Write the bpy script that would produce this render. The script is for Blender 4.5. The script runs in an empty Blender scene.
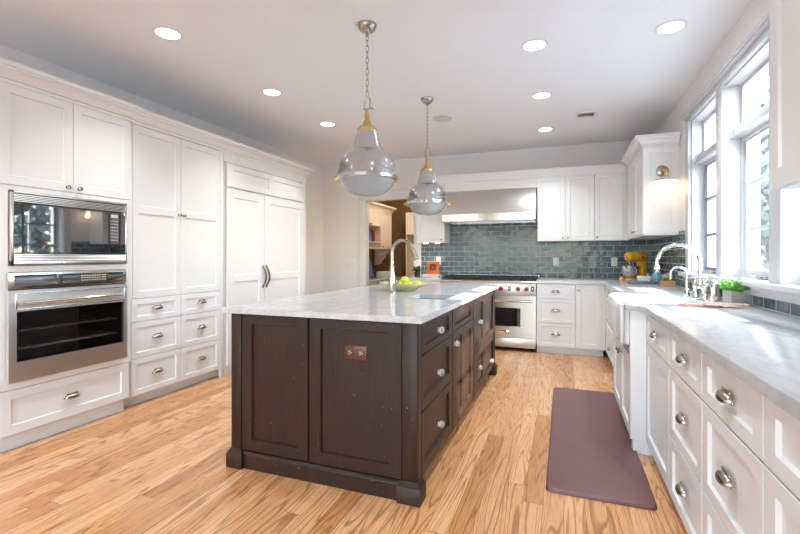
import bpy, bmesh, math, random
from mathutils import Vector as V, Matrix
random.seed(7)
S = bpy.context.scene
COL = S.collection
PI = math.pi
R = math.radians

# ------------------------------------------------------------------ camera, sky, sun, exposure
cam_d = bpy.data.cameras.new('camera')
cam = bpy.data.objects.new('camera', cam_d)
COL.objects.link(cam)
cam_d.sensor_width = 36.0
cam_d.lens = 436 / 800 * 36.0
cam_d.shift_y = -10 / 800
cam_d.clip_start = 0.05
cam.location = (0, 0, 1.2)
cam.rotation_euler = (R(90), 0, R(20.6))
S.camera = cam

SUN_DIR = V((1.0, -0.38, 0.73)).normalized()
W = bpy.data.worlds.new('sky')
S.world = W
W.use_nodes = True
_n = W.node_tree.nodes
_bg = _n['Background']
_sky = _n.new('ShaderNodeTexSky')
_sky.sky_type = 'NISHITA'
_sky.sun_disc = False
_sky.sun_elevation = R(34)
_sky.sun_rotation = R(111)
_sky.air_density = 1.0
_sky.dust_density = 0.6
_hs = _n.new('ShaderNodeHueSaturation')
_hs.inputs['Saturation'].default_value = 0.95
W.node_tree.links.new(_sky.outputs[0], _hs.inputs['Color'])
W.node_tree.links.new(_hs.outputs[0], _bg.inputs[0])
_bg.inputs[1].default_value = 1.45

sun_d = bpy.data.lights.new('sun', 'SUN')
sun_d.energy = 12.0
sun_d.angle = R(0.6)
sun_d.color = (0.98, 0.985, 1.0)
sun = bpy.data.objects.new('sun', sun_d)
COL.objects.link(sun)
sun.rotation_euler = SUN_DIR.to_track_quat('Z', 'Y').to_euler()
sun.location = SUN_DIR * 30

DOWNLIGHT_W = 5.6
S.view_settings.view_transform = 'Standard'
S.view_settings.look = 'None'
S.view_settings.gamma = 1.0
S.view_settings.use_curve_mapping = False
S.view_settings.exposure = 0.60
S.cycles.use_denoising = True
S.cycles.max_bounces = 10
S.cycles.diffuse_bounces = 6
S.cycles.glossy_bounces = 5
S.cycles.transparent_max_bounces = 12
S.cycles.sample_clamp_indirect = 6.0
S.cycles.blur_glossy = 0.6


def portal(name, loc, rot, sx, sy):          # guides sky sampling through an opening, gives no light itself
    d = bpy.data.lights.new(name, 'AREA')
    d.shape = 'RECTANGLE'
    d.size, d.size_y = sx, sy
    d.cycles.is_portal = True
    o = bpy.data.objects.new(name, d)
    COL.objects.link(o)
    o.location, o.rotation_euler = loc, rot


portal('window_portal', (1.30, 3.33, 1.73), (0, R(90), 0), 1.4, 2.5)
portal('garden_door_portal', (-1.3, -3.66, 1.2), (R(90), 0, 0), 4.3, 2.4)  # opening of the door added behind the camera

# ------------------------------------------------------------------ materials
MATS = {}


class NT:
    def __init__(s, name):
        s.m = bpy.data.materials.new(name)
        s.m.use_nodes = True
        s.t = s.m.node_tree
        s.n = s.t.nodes
        s.b = s.n['Principled BSDF']
        s.out = s.n['Material Output']

    def new(s, ty, **kw):
        n = s.n.new(ty)
        for k, v in kw.items():
            if k in n.inputs.keys() if isinstance(k, str) else False:
                n.inputs[k].default_value = v
            else:
                setattr(n, k, v)
        return n

    def link(s, a, b):
        s.t.links.new(a, b)

    def pos(s):
        return s.new('ShaderNodeNewGeometry').outputs['Position']

    def obj(s):
        return s.new('ShaderNodeTexCoord').outputs['Object']

    def mapping(s, vec, scale=(1, 1, 1), loc=(0, 0, 0), rot=(0, 0, 0)):
        m = s.new('ShaderNodeMapping')
        m.inputs['Scale'].default_value = scale
        m.inputs['Location'].default_value = loc
        m.inputs['Rotation'].default_value = rot
        s.link(vec, m.inputs[0])
        return m.outputs[0]

    def noise(s, vec, scale, detail=3, rough=0.5, dist=0.0):
        n = s.new('ShaderNodeTexNoise')
        n.inputs['Scale'].default_value = scale
        n.inputs['Detail'].default_value = detail
        n.inputs['Roughness'].default_value = rough
        n.inputs['Distortion'].default_value = dist
        s.link(vec, n.inputs['Vector'])
        return n.outputs['Fac']

    def ramp(s, fac, stops):
        r = s.new('ShaderNodeValToRGB')
        e = r.color_ramp.elements
        while len(e) < len(stops):
            e.new(0.5)
        for i, (p, c) in enumerate(stops):
            e[i].position = p
            e[i].color = (*c, 1) if len(c) == 3 else c
        s.link(fac, r.inputs[0])
        return r.outputs[0]

    def math(s, op, a, b=None, c=None):
        m = s.new('ShaderNodeMath')
        m.operation = op
        for i, x in enumerate((a, b, c)):
            if x is None:
                continue
            if isinstance(x, (int, float)):
                m.inputs[i].default_value = x
            else:
                s.link(x, m.inputs[i])
        return m.outputs[0]

    def mix(s, fac, a, b, mode='MIX'):
        m = s.new('ShaderNodeMix')
        m.data_type = 'RGBA'
        m.blend_type = mode
        for sock, x in ((m.inputs[0], fac), (m.inputs[6], a), (m.inputs[7], b)):
            if isinstance(x, (int, float)):
                sock.default_value = x
            elif isinstance(x, tuple):
                sock.default_value = (*x, 1) if len(x) == 3 else x
            else:
                s.link(x, sock)
        return m.outputs[2]

    def bump(s, h, strength=0.2, dist=0.01):
        b = s.new('ShaderNodeBump')
        b.inputs['Strength'].default_value = strength
        b.inputs['Distance'].default_value = dist
        s.link(h, b.inputs['Height'])
        s.link(b.outputs[0], s.b.inputs['Normal'])


def plain(name, col, rough=0.5, metal=0.0, var=0.04, scale=6.0, ior=1.5, coat=0.0, bump=0.0, bscale=200.0, emit=None, trans=0.0):
    k = NT(name)
    f = k.noise(k.pos(), scale, 4)
    c0 = tuple(max(0, x * (1 - var)) for x in col)
    c1 = tuple(min(1, x * (1 + var)) for x in col)
    k.link(k.mix(f, c0, c1), k.b.inputs['Base Color'])
    k.b.inputs['Roughness'].default_value = rough
    k.b.inputs['Metallic'].default_value = metal
    k.b.inputs['IOR'].default_value = ior
    k.b.inputs['Coat Weight'].default_value = coat
    k.b.inputs['Transmission Weight'].default_value = trans
    if bump:
        k.bump(k.noise(k.pos(), bscale, 2), bump, 0.002)
    if emit:
        k.b.inputs['Emission Color'].default_value = (*emit[0], 1)
        k.b.inputs['Emission Strength'].default_value = emit[1]
    MATS[name] = k.m
    return k.m


def brushed(name, col, rough=0.25, axis=(1, 60, 60), var=0.1, amt=0.12):
    k = NT(name)
    f = k.noise(k.mapping(k.obj(), axis), 6, 4)
    k.link(k.mix(f, tuple(x * (1 - var) for x in col), tuple(min(1, x * (1 + var)) for x in col)), k.b.inputs['Base Color'])
    k.b.inputs['Metallic'].default_value = 1.0
    k.link(k.math('MULTIPLY_ADD', f, amt, rough - amt / 2), k.b.inputs['Roughness'])
    return k.m


def pane_glass(name, tint=(1, 1, 1), ior=1.45, gloss_rough=0.0):
    k = NT(name)
    tr = k.new('ShaderNodeBsdfTransparent')
    tr.inputs[0].default_value = (*tint, 1)
    gl = k.new('ShaderNodeBsdfGlossy')
    gl.inputs['Roughness'].default_value = gloss_rough
    ge = k.new('ShaderNodeNewGeometry')
    dt = k.new('ShaderNodeVectorMath', operation='DOT_PRODUCT')
    k.link(ge.outputs['Normal'], dt.inputs[0])
    k.link(ge.outputs['Incoming'], dt.inputs[1])
    f0 = ((ior - 1) / (ior + 1)) ** 2
    cs = k.math('SUBTRACT', 1.0, k.math('ABSOLUTE', dt.outputs['Value']))
    fr = k.math('MULTIPLY_ADD', k.math('POWER', cs, 5.0), 1 - f0, f0)
    mx = k.new('ShaderNodeMixShader')
    k.link(fr, mx.inputs[0])
    k.link(tr.outputs[0], mx.inputs[1])
    k.link(gl.outputs[0], mx.inputs[2])
    k.link(mx.outputs[0], k.out.inputs[0])
    return k.m


def floor_mat():
    k = NT('oak_strip_floor')
    sp = k.new('ShaderNodeSeparateXYZ')
    k.link(k.pos(), sp.inputs[0])
    x, y = sp.outputs[0], sp.outputs[1]
    bw, bl = 0.095, 1.25
    xs = k.math('DIVIDE', x, bw)
    bi = k.math('FLOOR', xs)
    wn = k.new('ShaderNodeTexWhiteNoise', noise_dimensions='1D')
    k.link(bi, wn.inputs['W'])
    ys = k.math('DIVIDE', k.math('MULTIPLY_ADD', wn.outputs['Value'], 3.7, y), bl)
    yi = k.math('FLOOR', ys)
    wn2 = k.new('ShaderNodeTexWhiteNoise', noise_dimensions='2D')
    cb = k.new('ShaderNodeCombineXYZ')
    k.link(bi, cb.inputs[0]); k.link(yi, cb.inputs[1])
    k.link(cb.outputs[0], wn2.inputs['Vector'])
    rnd = wn2.outputs['Value']
    # grain coordinates: long along the board, shifted per board
    gv = k.new('ShaderNodeCombineXYZ')
    k.link(k.math('MULTIPLY', x, 10.0), gv.inputs[0])
    k.link(k.math('MULTIPLY_ADD', rnd, 31.0, k.math('MULTIPLY', y, 0.75)), gv.inputs[1])
    k.link(k.math('MULTIPLY', rnd, 57.0), gv.inputs[2])
    big = k.noise(gv.outputs[0], 1.0, 1, 0.4, 0.25)
    rings = k.math('SINE', k.math('MULTIPLY', big, 80.0))
    ringf = k.ramp(rings, [(0.0, (0, 0, 0)), (0.55, (0.05, 0.05, 0.05)), (0.97, (1, 1, 1))])
    gv2 = k.new('ShaderNodeCombineXYZ')
    k.link(k.math('MULTIPLY', x, 190.0), gv2.inputs[0])
    k.link(k.math('MULTIPLY_ADD', rnd, 31.0, k.math('MULTIPLY', y, 7.0)), gv2.inputs[1])
    fine = k.noise(gv2.outputs[0], 1.0, 3, 0.6)
    base = k.ramp(rnd, [(0.0, (0.40, 0.155, 0.045)), (0.18, (0.58, 0.265, 0.092)), (0.4, (0.72, 0.40, 0.20)), (0.6, (0.60, 0.27, 0.105)), (0.8, (0.76, 0.42, 0.20)), (1.0, (0.52, 0.21, 0.068))])
    base = k.mix(k.math('MULTIPLY', fine, 0.5), base, (0.70, 0.36, 0.15))
    dark = k.mix(0.72, base, (0.22, 0.072, 0.016))
    pores = k.math('MULTIPLY', ringf, k.math('MULTIPLY_ADD', fine, 1.0, 0.38))
    colr = k.mix(pores, base, dark)
    # gaps between boards
    gx = k.math('ABSOLUTE', k.math('SUBTRACT', k.math('FRACT', xs), 0.5))
    gy = k.math('ABSOLUTE', k.math('SUBTRACT', k.math('FRACT', ys), 0.5))
    gap = k.math('MAXIMUM', k.math('GREATER_THAN', gx, 0.489), k.math('GREATER_THAN', gy, 0.4988))
    colr = k.mix(k.math('MULTIPLY', gap, 0.85), colr, (0.16, 0.065, 0.02))
    k.link(colr, k.b.inputs['Base Color'])
    k.link(k.math('MULTIPLY_ADD', fine, 0.12, 0.22), k.b.inputs['Roughness'])
    k.b.inputs['Coat Weight'].default_value = 0.25
    k.b.inputs['Coat Roughness'].default_value = 0.18
    k.bump(k.math('SUBTRACT', k.math('MULTIPLY', pores, -0.3), gap), 0.12, 0.003)
    return k.m


def tile_mat(name, along, z0=0.912):
    k = NT(name)
    sp = k.new('ShaderNodeSeparateXYZ')
    k.link(k.pos(), sp.inputs[0])
    cb = k.new('ShaderNodeCombineXYZ')
    k.link(sp.outputs[0 if along == 'x' else 1], cb.inputs[0])
    k.link(k.math('SUBTRACT', sp.outputs[2], z0), cb.inputs[1])
    br = k.new('ShaderNodeTexBrick')
    k.link(cb.outputs[0], br.inputs['Vector'])
    br.offset = 0.5
    for kk, v in (('Scale', 1.0), ('Mortar Size', 0.0030), ('Mortar Smooth', 0.15), ('Bias', 0.0), ('Brick Width', 0.155), ('Row Height', 0.0735)):
        br.inputs[kk].default_value = v
    br.inputs['Color1'].default_value = (0.042, 0.082, 0.110, 1)
    br.inputs['Color2'].default_value = (0.105, 0.160, 0.195, 1)
    br.inputs['Mortar'].default_value = (0.58, 0.60, 0.60, 1)
    cr = k.noise(k.pos(), 22, 4, 0.6, 0.6)
    c = k.mix(k.math('MULTIPLY', cr, 0.35), br.outputs['Color'], (0.17, 0.235, 0.265), 'MIX')
    c = k.mix(br.outputs['Fac'], c, (0.58, 0.60, 0.60))
    k.link(c, k.b.inputs['Base Color'])
    k.link(k.math('MULTIPLY_ADD', br.outputs['Fac'], 0.5, 0.13), k.b.inputs['Roughness'])
    k.b.inputs['IOR'].default_value = 1.36
    wob = k.noise(k.pos(), 11, 1)
    k.bump(k.math('SUBTRACT', k.math('MULTIPLY', wob, 1.9), br.outputs['Fac']), 0.5, 0.006)
    return k.m


def marble_mat():
    k = NT('white_marble')
    p = k.pos()
    w1 = k.noise(k.mapping(p, (1.6, 0.75, 1), rot=(0, 0, 0.5)), 3.2, 7, 0.62, 1.4)
    vein = k.ramp(k.math('ABSOLUTE', k.math('SUBTRACT', w1, 0.5)), [(0.0, (0.42, 0.43, 0.44)), (0.03, (0.50, 0.505, 0.51)), (0.12, (0.555, 0.557, 0.56)), (0.4, (0.58, 0.58, 0.58))])
    w2 = k.noise(p, 38, 4, 0.6)
    c = k.mix(k.math('MULTIPLY', w2, 0.38), vein, (0.48, 0.49, 0.50))
    k.link(c, k.b.inputs['Base Color'])
    k.b.inputs['Roughness'].default_value = 0.16
    return k.m


def dark_wood_mat(name='espresso_oak'):
    k = NT(name)
    p = k.pos()
    g = k.noise(k.mapping(p, (60, 60, 1.6)), 2.2, 5, 0.6, 0.4)
    big = k.noise(k.mapping(p, (3, 3, 0.8)), 2.0, 3)
    c = k.ramp(g, [(0.25, (0.009, 0.0045, 0.003)), (0.55, (0.026, 0.0125, 0.007)), (0.8, (0.056, 0.028, 0.016))])
    c = k.mix(k.math('MULTIPLY', big, 0.5), c, (0.055, 0.027, 0.016))
    sp = k.noise(p, 75, 1, 0.4)
    k.link(k.mix(k.math('GREATER_THAN', sp, 0.80), c, (0.30, 0.25, 0.21)), k.b.inputs['Base Color'])
    k.b.inputs['Roughness'].default_value = 0.38
    k.b.inputs['IOR'].default_value = 1.33
    k.bump(g, 0.15, 0.002)
    return k.m


def mat_rubber():
    k = NT('maroon_mat')
    p = k.pos()
    ch = k.new('ShaderNodeTexChecker')
    ch.inputs['Scale'].default_value = 75
    k.link(k.mapping(p, (1, 1, 0), rot=(0, 0, 0.785)), ch.inputs[0])
    n = k.noise(p, 8, 3)
    k.link(k.mix(n, (0.130, 0.052, 0.050), (0.165, 0.075, 0.072)), k.b.inputs['Base Color'])
    k.b.inputs['Roughness'].default_value = 0.42
    k.bump(ch.outputs['Fac'], 0.25, 0.002)
    return k.m


M = dict(
    floor=floor_mat(), tile_x=tile_mat('blue_grey_subway_tile', 'x'), tile_y=tile_mat('blue_grey_subway_tile_side', 'y'),
    marble=marble_mat(), dark=dark_wood_mat(), mat=mat_rubber(),
    white=plain('white_cabinet_paint', (0.765, 0.772, 0.775), 0.33, var=0.012),
    trim=plain('white_trim_paint', (0.74, 0.745, 0.75), 0.35, var=0.01),
    winpaint=plain('window_paint', (0.58, 0.59, 0.605), 0.35, var=0.01),  # trim white darkened to hold back the strong light on the window frames
    wall=plain('greige_wall_paint', (0.79, 0.775, 0.76), 0.75, var=0.02, bump=0.06),
    ceil=plain('ceiling_paint', (0.80, 0.83, 0.855), 0.85, var=0.012),
    brown=plain('tobacco_wall_paint', (0.22, 0.125, 0.045), 0.75, var=0.04),
    cream=plain('cream_paint', (0.80, 0.70, 0.58), 0.4, var=0.02),
    steel=brushed('brushed_steel', (0.74, 0.72, 0.70), 0.20),
    oven_steel=brushed('oven_steel', (0.80, 0.78, 0.76), 0.36),
    range_steel=brushed('range_steel', (0.56, 0.53, 0.50), 0.34, (60, 60, 1)),
    steel_v=brushed('satin_steel_panel', (0.76, 0.735, 0.70), 0.34, (60, 60, 1)),
    chrome=plain('polished_nickel', (0.80, 0.78, 0.75), 0.09, 1.0, var=0.03),
    nickel=plain('satin_nickel', (0.44, 0.40, 0.35), 0.24, 1.0, var=0.12, scale=60),
    bronze=plain('aged_bronze', (0.17, 0.13, 0.095), 0.35, 1.0, var=0.25, scale=50),
    brass=plain('brass', (0.62, 0.44, 0.19), 0.28, 1.0, var=0.08, scale=40),
    alu=plain('polished_aluminium', (0.56, 0.56, 0.565), 0.17, 1.0, var=0.14, scale=14),
    blackglass=plain('black_glass', (0.012, 0.014, 0.017), 0.03, var=0.05, ior=2.9),
    black=plain('black_enamel', (0.014, 0.014, 0.015), 0.35, var=0.15, scale=40),
    iron=plain('cast_iron', (0.018, 0.018, 0.02), 0.6, var=0.2, scale=90, bump=0.15),
    gap=plain('dark_gap', (0.03, 0.025, 0.022), 0.8),
    red=plain('red_knob', (0.30, 0.015, 0.02), 0.25, var=0.05),
    glass=pane_glass('window_glass'),
    ovenglass=pane_glass('oven_glass', (0.6, 0.6, 0.6), 1.7, 0.01),
    crystal=plain('crystal', (0.95, 0.96, 0.97), 0.03, trans=0.75, ior=1.5, var=0.01),
    lens=plain('ribbed_lens_glass', (0.30, 0.33, 0.34), 0.16, var=0.06, scale=20, ior=1.5, coat=0.5),
    opal=plain('opal_glass', (0.86, 0.84, 0.82), 0.2, var=0.01),
    lamp=plain('lamp_diffuser', (1, 0.98, 0.94), 0.4, emit=((1, 0.95, 0.87), 9.0)),
    bulb=plain('glowing_bulb', (1, 0.85, 0.6), 0.3, emit=((1.0, 0.72, 0.38), 6.0)),
    plastic=plain('white_plastic', (0.78, 0.77, 0.74), 0.35, var=0.01),
    plate=plain('copper_brown_plate', (0.10, 0.042, 0.022), 0.4, 0.5, var=0.1, scale=40),
    screen=plain('grey_screen_frame', (0.13, 0.155, 0.19), 0.4, var=0.06),
    sinkw=plain('white_fireclay', (0.72, 0.725, 0.73), 0.12, var=0.01),
    yellow=plain('yellow_enamel', (0.82, 0.40, 0.02), 0.16, var=0.03, coat=0.4),
    blue=plain('turquoise_glaze', (0.17, 0.42, 0.50), 0.2, var=0.1, scale=30),
    pink=plain('pink_glaze', (0.72, 0.45, 0.41), 0.3, var=0.05),
    woodbox=plain('oak_box', (0.50, 0.27, 0.12), 0.55, var=0.2, scale=30),
    concrete=plain('concrete', (0.42, 0.40, 0.375), 0.8, var=0.12, scale=40, bump=0.2),
    herb=plain('herb_green', (0.14, 0.36, 0.05), 0.5, var=0.5, scale=25),
    herb2=plain('dark_leaf', (0.035, 0.12, 0.025), 0.45, var=0.5, scale=30),
    succ=plain('bright_succulent', (0.16, 0.50, 0.05), 0.45, var=0.3, scale=40),
    soil=plain('soil', (0.05, 0.035, 0.025), 0.95, var=0.3, scale=60),
    slate=plain('grey_tray', (0.14, 0.155, 0.18), 0.35, var=0.1, scale=20),
    copper=plain('rose_marble_board', (0.66, 0.42, 0.33), 0.28, 0.25, var=0.32, scale=22),
    bowlg=plain('pale_yellow_glass', (0.80, 0.76, 0.46), 0.12, var=0.05, trans=0.25),
    apple=plain('green_apple', (0.52, 0.60, 0.04), 0.28, var=0.28, scale=35),
    stem=plain('apple_stem', (0.10, 0.06, 0.03), 0.8),
    orange=plain('orange_cover', (0.72, 0.14, 0.03), 0.45, var=0.05),
    darkred=plain('dark_red_square', (0.16, 0.03, 0.02), 0.5),
    paper=plain('paper', (0.80, 0.78, 0.73), 0.7, var=0.04, scale=40),
    lettergrey=plain('keypad_grey', (0.55, 0.56, 0.58), 0.5),
    bookblue=plain('blue_cover', (0.10, 0.17, 0.34), 0.5, var=0.4, scale=30),
    bookred=plain('red_cover', (0.42, 0.06, 0.07), 0.5, var=0.3, scale=30),
    brownwood=plain('brown_wood', (0.11, 0.05, 0.03), 0.45, var=0.25, scale=20),
    nookwood=plain('nook_wood', (0.26, 0.10, 0.045), 0.5, var=0.2, scale=20),
    lawn=plain('pale_paving', (0.27, 0.28, 0.29), 0.9, var=0.15, scale=1.5),  # pale tone chosen to bounce sunlight into the room
    leaf=plain('tree_leaves', (0.20, 0.245, 0.20), 0.7, var=0.6, scale=2.0),
    bark=plain('bark', (0.13, 0.09, 0.065), 0.9, var=0.4, scale=8, bump=0.4),
)

# ------------------------------------------------------------------ mesh building
WLOC = {}


class MB:
    def __init__(s):
        s.bm = bmesh.new()
        s.xf = None

    def _t(s, vs):
        if s.xf is not None:
            for v in vs:
                v.co = s.xf @ v.co

    def box(s, x0, x1, y0, y1, z0, z1, bev=0.0, seg=2):
        x0, x1 = min(x0, x1), max(x0, x1)
        y0, y1 = min(y0, y1), max(y0, y1)
        z0, z1 = min(z0, z1), max(z0, z1)
        b = bmesh.new()
        c = [b.verts.new(p) for p in ((x0, y0, z0), (x1, y0, z0), (x1, y1, z0), (x0, y1, z0), (x0, y0, z1), (x1, y0, z1), (x1, y1, z1), (x0, y1, z1))]
        for f in ((0, 3, 2, 1), (4, 5, 6, 7), (0, 1, 5, 4), (1, 2, 6, 5), (2, 3, 7, 6), (3, 0, 4, 7)):
            b.faces.new([c[i] for i in f])
        if bev:
            bmesh.ops.bevel(b, geom=b.edges[:], offset=bev, segments=seg, affect='EDGES', profile=0.5)
        s.merge(b)
        return s

    def merge(s, b):
        mp = {}
        for v in b.verts:
            n = s.bm.verts.new(v.co)
            if s.xf is not None:
                n.co = s.xf @ n.co
            mp[v] = n
        for f in b.faces:
            s.bm.faces.new([mp[v] for v in f.verts])
        b.free()

    def quad(s, pts, out=None):
        vs = [V(p) for p in pts]
        if out is not None:
            nn = V((0, 0, 0))
            for i in range(len(vs)):
                nn += vs[i].cross(vs[(i + 1) % len(vs)])
            if nn.dot(out) < 0:
                vs.reverse()
        b = [s.bm.verts.new(p) for p in vs]
        s._t(b)
        s.bm.faces.new(b)

    def rings(s, rings, closed=True, cap0=True, cap1=True):
        b = bmesh.new()
        rr = [[b.verts.new(p) for p in ring] for ring in rings]
        n = len(rr[0])
        for i in range(len(rr) - 1):
            for j in range(n if closed else n - 1):
                k = (j + 1) % n
                try:
                    b.faces.new((rr[i][j], rr[i][k], rr[i + 1][k], rr[i + 1][j]))
                except ValueError:
                    pass
        if cap0 and n > 2:
            b.faces.new(rr[0])
        if cap1 and n > 2:
            b.faces.new(rr[-1])
        bmesh.ops.remove_doubles(b, verts=b.verts[:], dist=1e-6)
        bmesh.ops.recalc_face_normals(b, faces=b.faces[:])
        s.merge(b)
        return s

    def lathe(s, prof, o=(0, 0, 0), axis=(0, 0, 1), seg=24, cap0=False, cap1=False):
        ax = V(axis).normalized()
        q = V((0, 0, 1)).rotation_difference(ax).to_matrix() if ax.z > -0.9999 else Matrix.Rotation(PI, 3, 'X')
        o = V(o)
        rings = []
        for r, h in prof:
            r = max(r, 1e-5)
            rings.append([o + q @ V((r * math.cos(2 * PI * i / seg), r * math.sin(2 * PI * i / seg), h)) for i in range(seg)])
        return s.rings(rings, True, cap0, cap1)

    def cyl(s, p0, p1, r0, r1=None, seg=16):
        p0, p1 = V(p0), V(p1)
        return s.lathe([(r0, 0), (r1 if r1 is not None else r0, (p1 - p0).length)], p0, p1 - p0, seg, True, True)

    def tube(s, pts, r, seg=10, closed=False, cap=True):
        pts = [V(p) for p in pts]
        n = len(pts)
        rr = r if isinstance(r, (list, tuple)) else [r] * n
        tans = []
        for i in range(n):
            a = pts[(i - 1) % n] if (closed or i > 0) else pts[i]
            c = pts[(i + 1) % n] if (closed or i < n - 1) else pts[i]
            tans.append((c - a).normalized())
        t = tans[0]
        up = V((0, 0, 1)) if abs(t.z) < 0.9 else V((1, 0, 0))
        u = t.cross(up).normalized()
        rings = []
        for i in range(n):
            if i:
                q = tans[i - 1].rotation_difference(tans[i])
                u = (q @ u).normalized()
            w = tans[i].cross(u).normalized()
            rings.append([pts[i] + (u * math.cos(2 * PI * j / seg) + w * math.sin(2 * PI * j / seg)) * rr[i] for j in range(seg)])
        if closed:
            rings.append(rings[0])
        return s.rings(rings, True, cap and not closed, cap and not closed)

    def prism(s, poly, z0, z1, bev=0.0, seg=2, top_only=True):
        b = bmesh.new()
        lo = [b.verts.new((x, y, z0)) for x, y in poly]
        hi = [b.verts.new((x, y, z1)) for x, y in poly]
        n = len(poly)
        ft = b.faces.new(hi)
        b.faces.new(lo)
        for i in range(n):
            k = (i + 1) % n
            b.faces.new((lo[i], lo[k], hi[k], hi[i]))
        bmesh.ops.recalc_face_normals(b, faces=b.faces[:])
        if bev:
            bmesh.ops.bevel(b, geom=list(ft.edges), offset=bev, segments=seg, affect='EDGES', profile=0.5)
        s.merge(b)
        return s

    def sweep(s, prof, path, side=1):
        """prof: closed list of (out, z); path: list of (x, y); out is to the right of the path for side=1"""
        n = len(path)
        P = [V((x, y, 0)) for x, y in path]
        rings = []
        for i in range(n):
            ds = []
            if i > 0:
                ds.append((P[i] - P[i - 1]).normalized())
            if i < n - 1:
                ds.append((P[i + 1] - P[i]).normalized())
            ns = [V((d.y, -d.x, 0)) * side for d in ds]
            if len(ns) == 2:
                m = (ns[0] + ns[1]).normalized()
                m = m / max(0.2, m.dot(ns[0]))
            else:
                m = ns[0]
            rings.append([P[i] + m * o + V((0, 0, z)) for o, z in prof])
        return s.rings(rings, True, True, True)

    def sphere(s, c, r, seg=16, sc=(1, 1, 1)):
        c = V(c)
        rings = []
        m = max(6, seg // 2)
        for i in range(m + 1):
            a = PI * i / m
            rings.append([c + V((sc[0] * r * max(1e-5, math.sin(a)) * math.cos(2 * PI * j / seg), sc[1] * r * max(1e-5, math.sin(a)) * math.sin(2 * PI * j / seg), -sc[2] * r * math.cos(a))) for j in range(seg)])
        return s.rings(rings, True, False, False)

    def build(s, name, m, parent=None, recentre=True, base=False):
        me = bpy.data.meshes.new(name)
        co = [v.co for v in s.bm.verts]
        lo = V([min(c[i] for c in co) for i in range(3)])
        hi = V([max(c[i] for c in co) for i in range(3)])
        c = (lo + hi) / 2
        if base:
            c.z = lo.z
        if not recentre:
            c = V((0, 0, 0))
        for v in s.bm.verts:
            v.co -= c
        for f in s.bm.faces:
            f.smooth = True
        s.bm.to_mesh(me)
        s.bm.free()
        me.set_sharp_from_angle(angle=R(38))
        me.materials.append(m)
        o = bpy.data.objects.new(name, me)
        COL.objects.link(o)
        o.location = c
        WLOC[o.name] = c.copy()
        if parent is not None:
            o.parent = parent
            o.location = c - WLOC[parent.name]
        return o


def tag(o, label=None, cat=None, group=None, kind=None):
    if label: o['label'] = label
    if cat: o['category'] = cat
    if group: o['group'] = group
    if kind: o['kind'] = kind
    return o


def thing(name, label, cat, loc, group=None):
    o = bpy.data.objects.new(name, None)
    o.empty_display_size = 0.1
    COL.objects.link(o)
    o.location = loc
    WLOC[o.name] = V(loc)
    return tag(o, label, cat, group)


def struct(mb, name, m, label=None, parent=None):
    o = mb.build(name, m, parent, recentre=False)
    if parent is None:
        o['kind'] = 'structure'
    if label:
        o['label'] = label
    return o


def copy_thing(root, loc, label, group=None):
    def rec(o, parent):
        c = o.copy()
        COL.objects.link(c)
        if parent is not None:
            c.parent = parent
        for ch in [x for x in COL.objects if x.parent == o]:
            rec(ch, c)
        return c
    r = rec(root, None)
    r.location = loc
    WLOC[r.name] = V(loc)
    r['label'] = label
    if group: r['group'] = group
    return r


class FR:
    """a cabinet face: a runs along the wall, b is height, n comes out of the face"""
    def __init__(s, kind, f):
        if kind == 'left':
            s.o, s.A, s.N = V((f, 0, 0)), V((0, 1, 0)), V((1, 0, 0))
        elif kind == 'right':
            s.o, s.A, s.N = V((f, 0, 0)), V((0, 1, 0)), V((-1, 0, 0))
        elif kind == 'back':
            s.o, s.A, s.N = V((0, f, 0)), V((1, 0, 0)), V((0, -1, 0))

    def p(s, a, b, n):
        return s.o + s.A * a + V((0, 0, b)) + s.N * n

    def box(s, mb, a0, a1, b0, b1, n0, n1, bev=0.0):
        p, q = s.p(a0, b0, n0), s.p(a1, b1, n1)
        return mb.box(p.x, q.x, p.y, q.y, p.z, q.z, bev)


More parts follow.
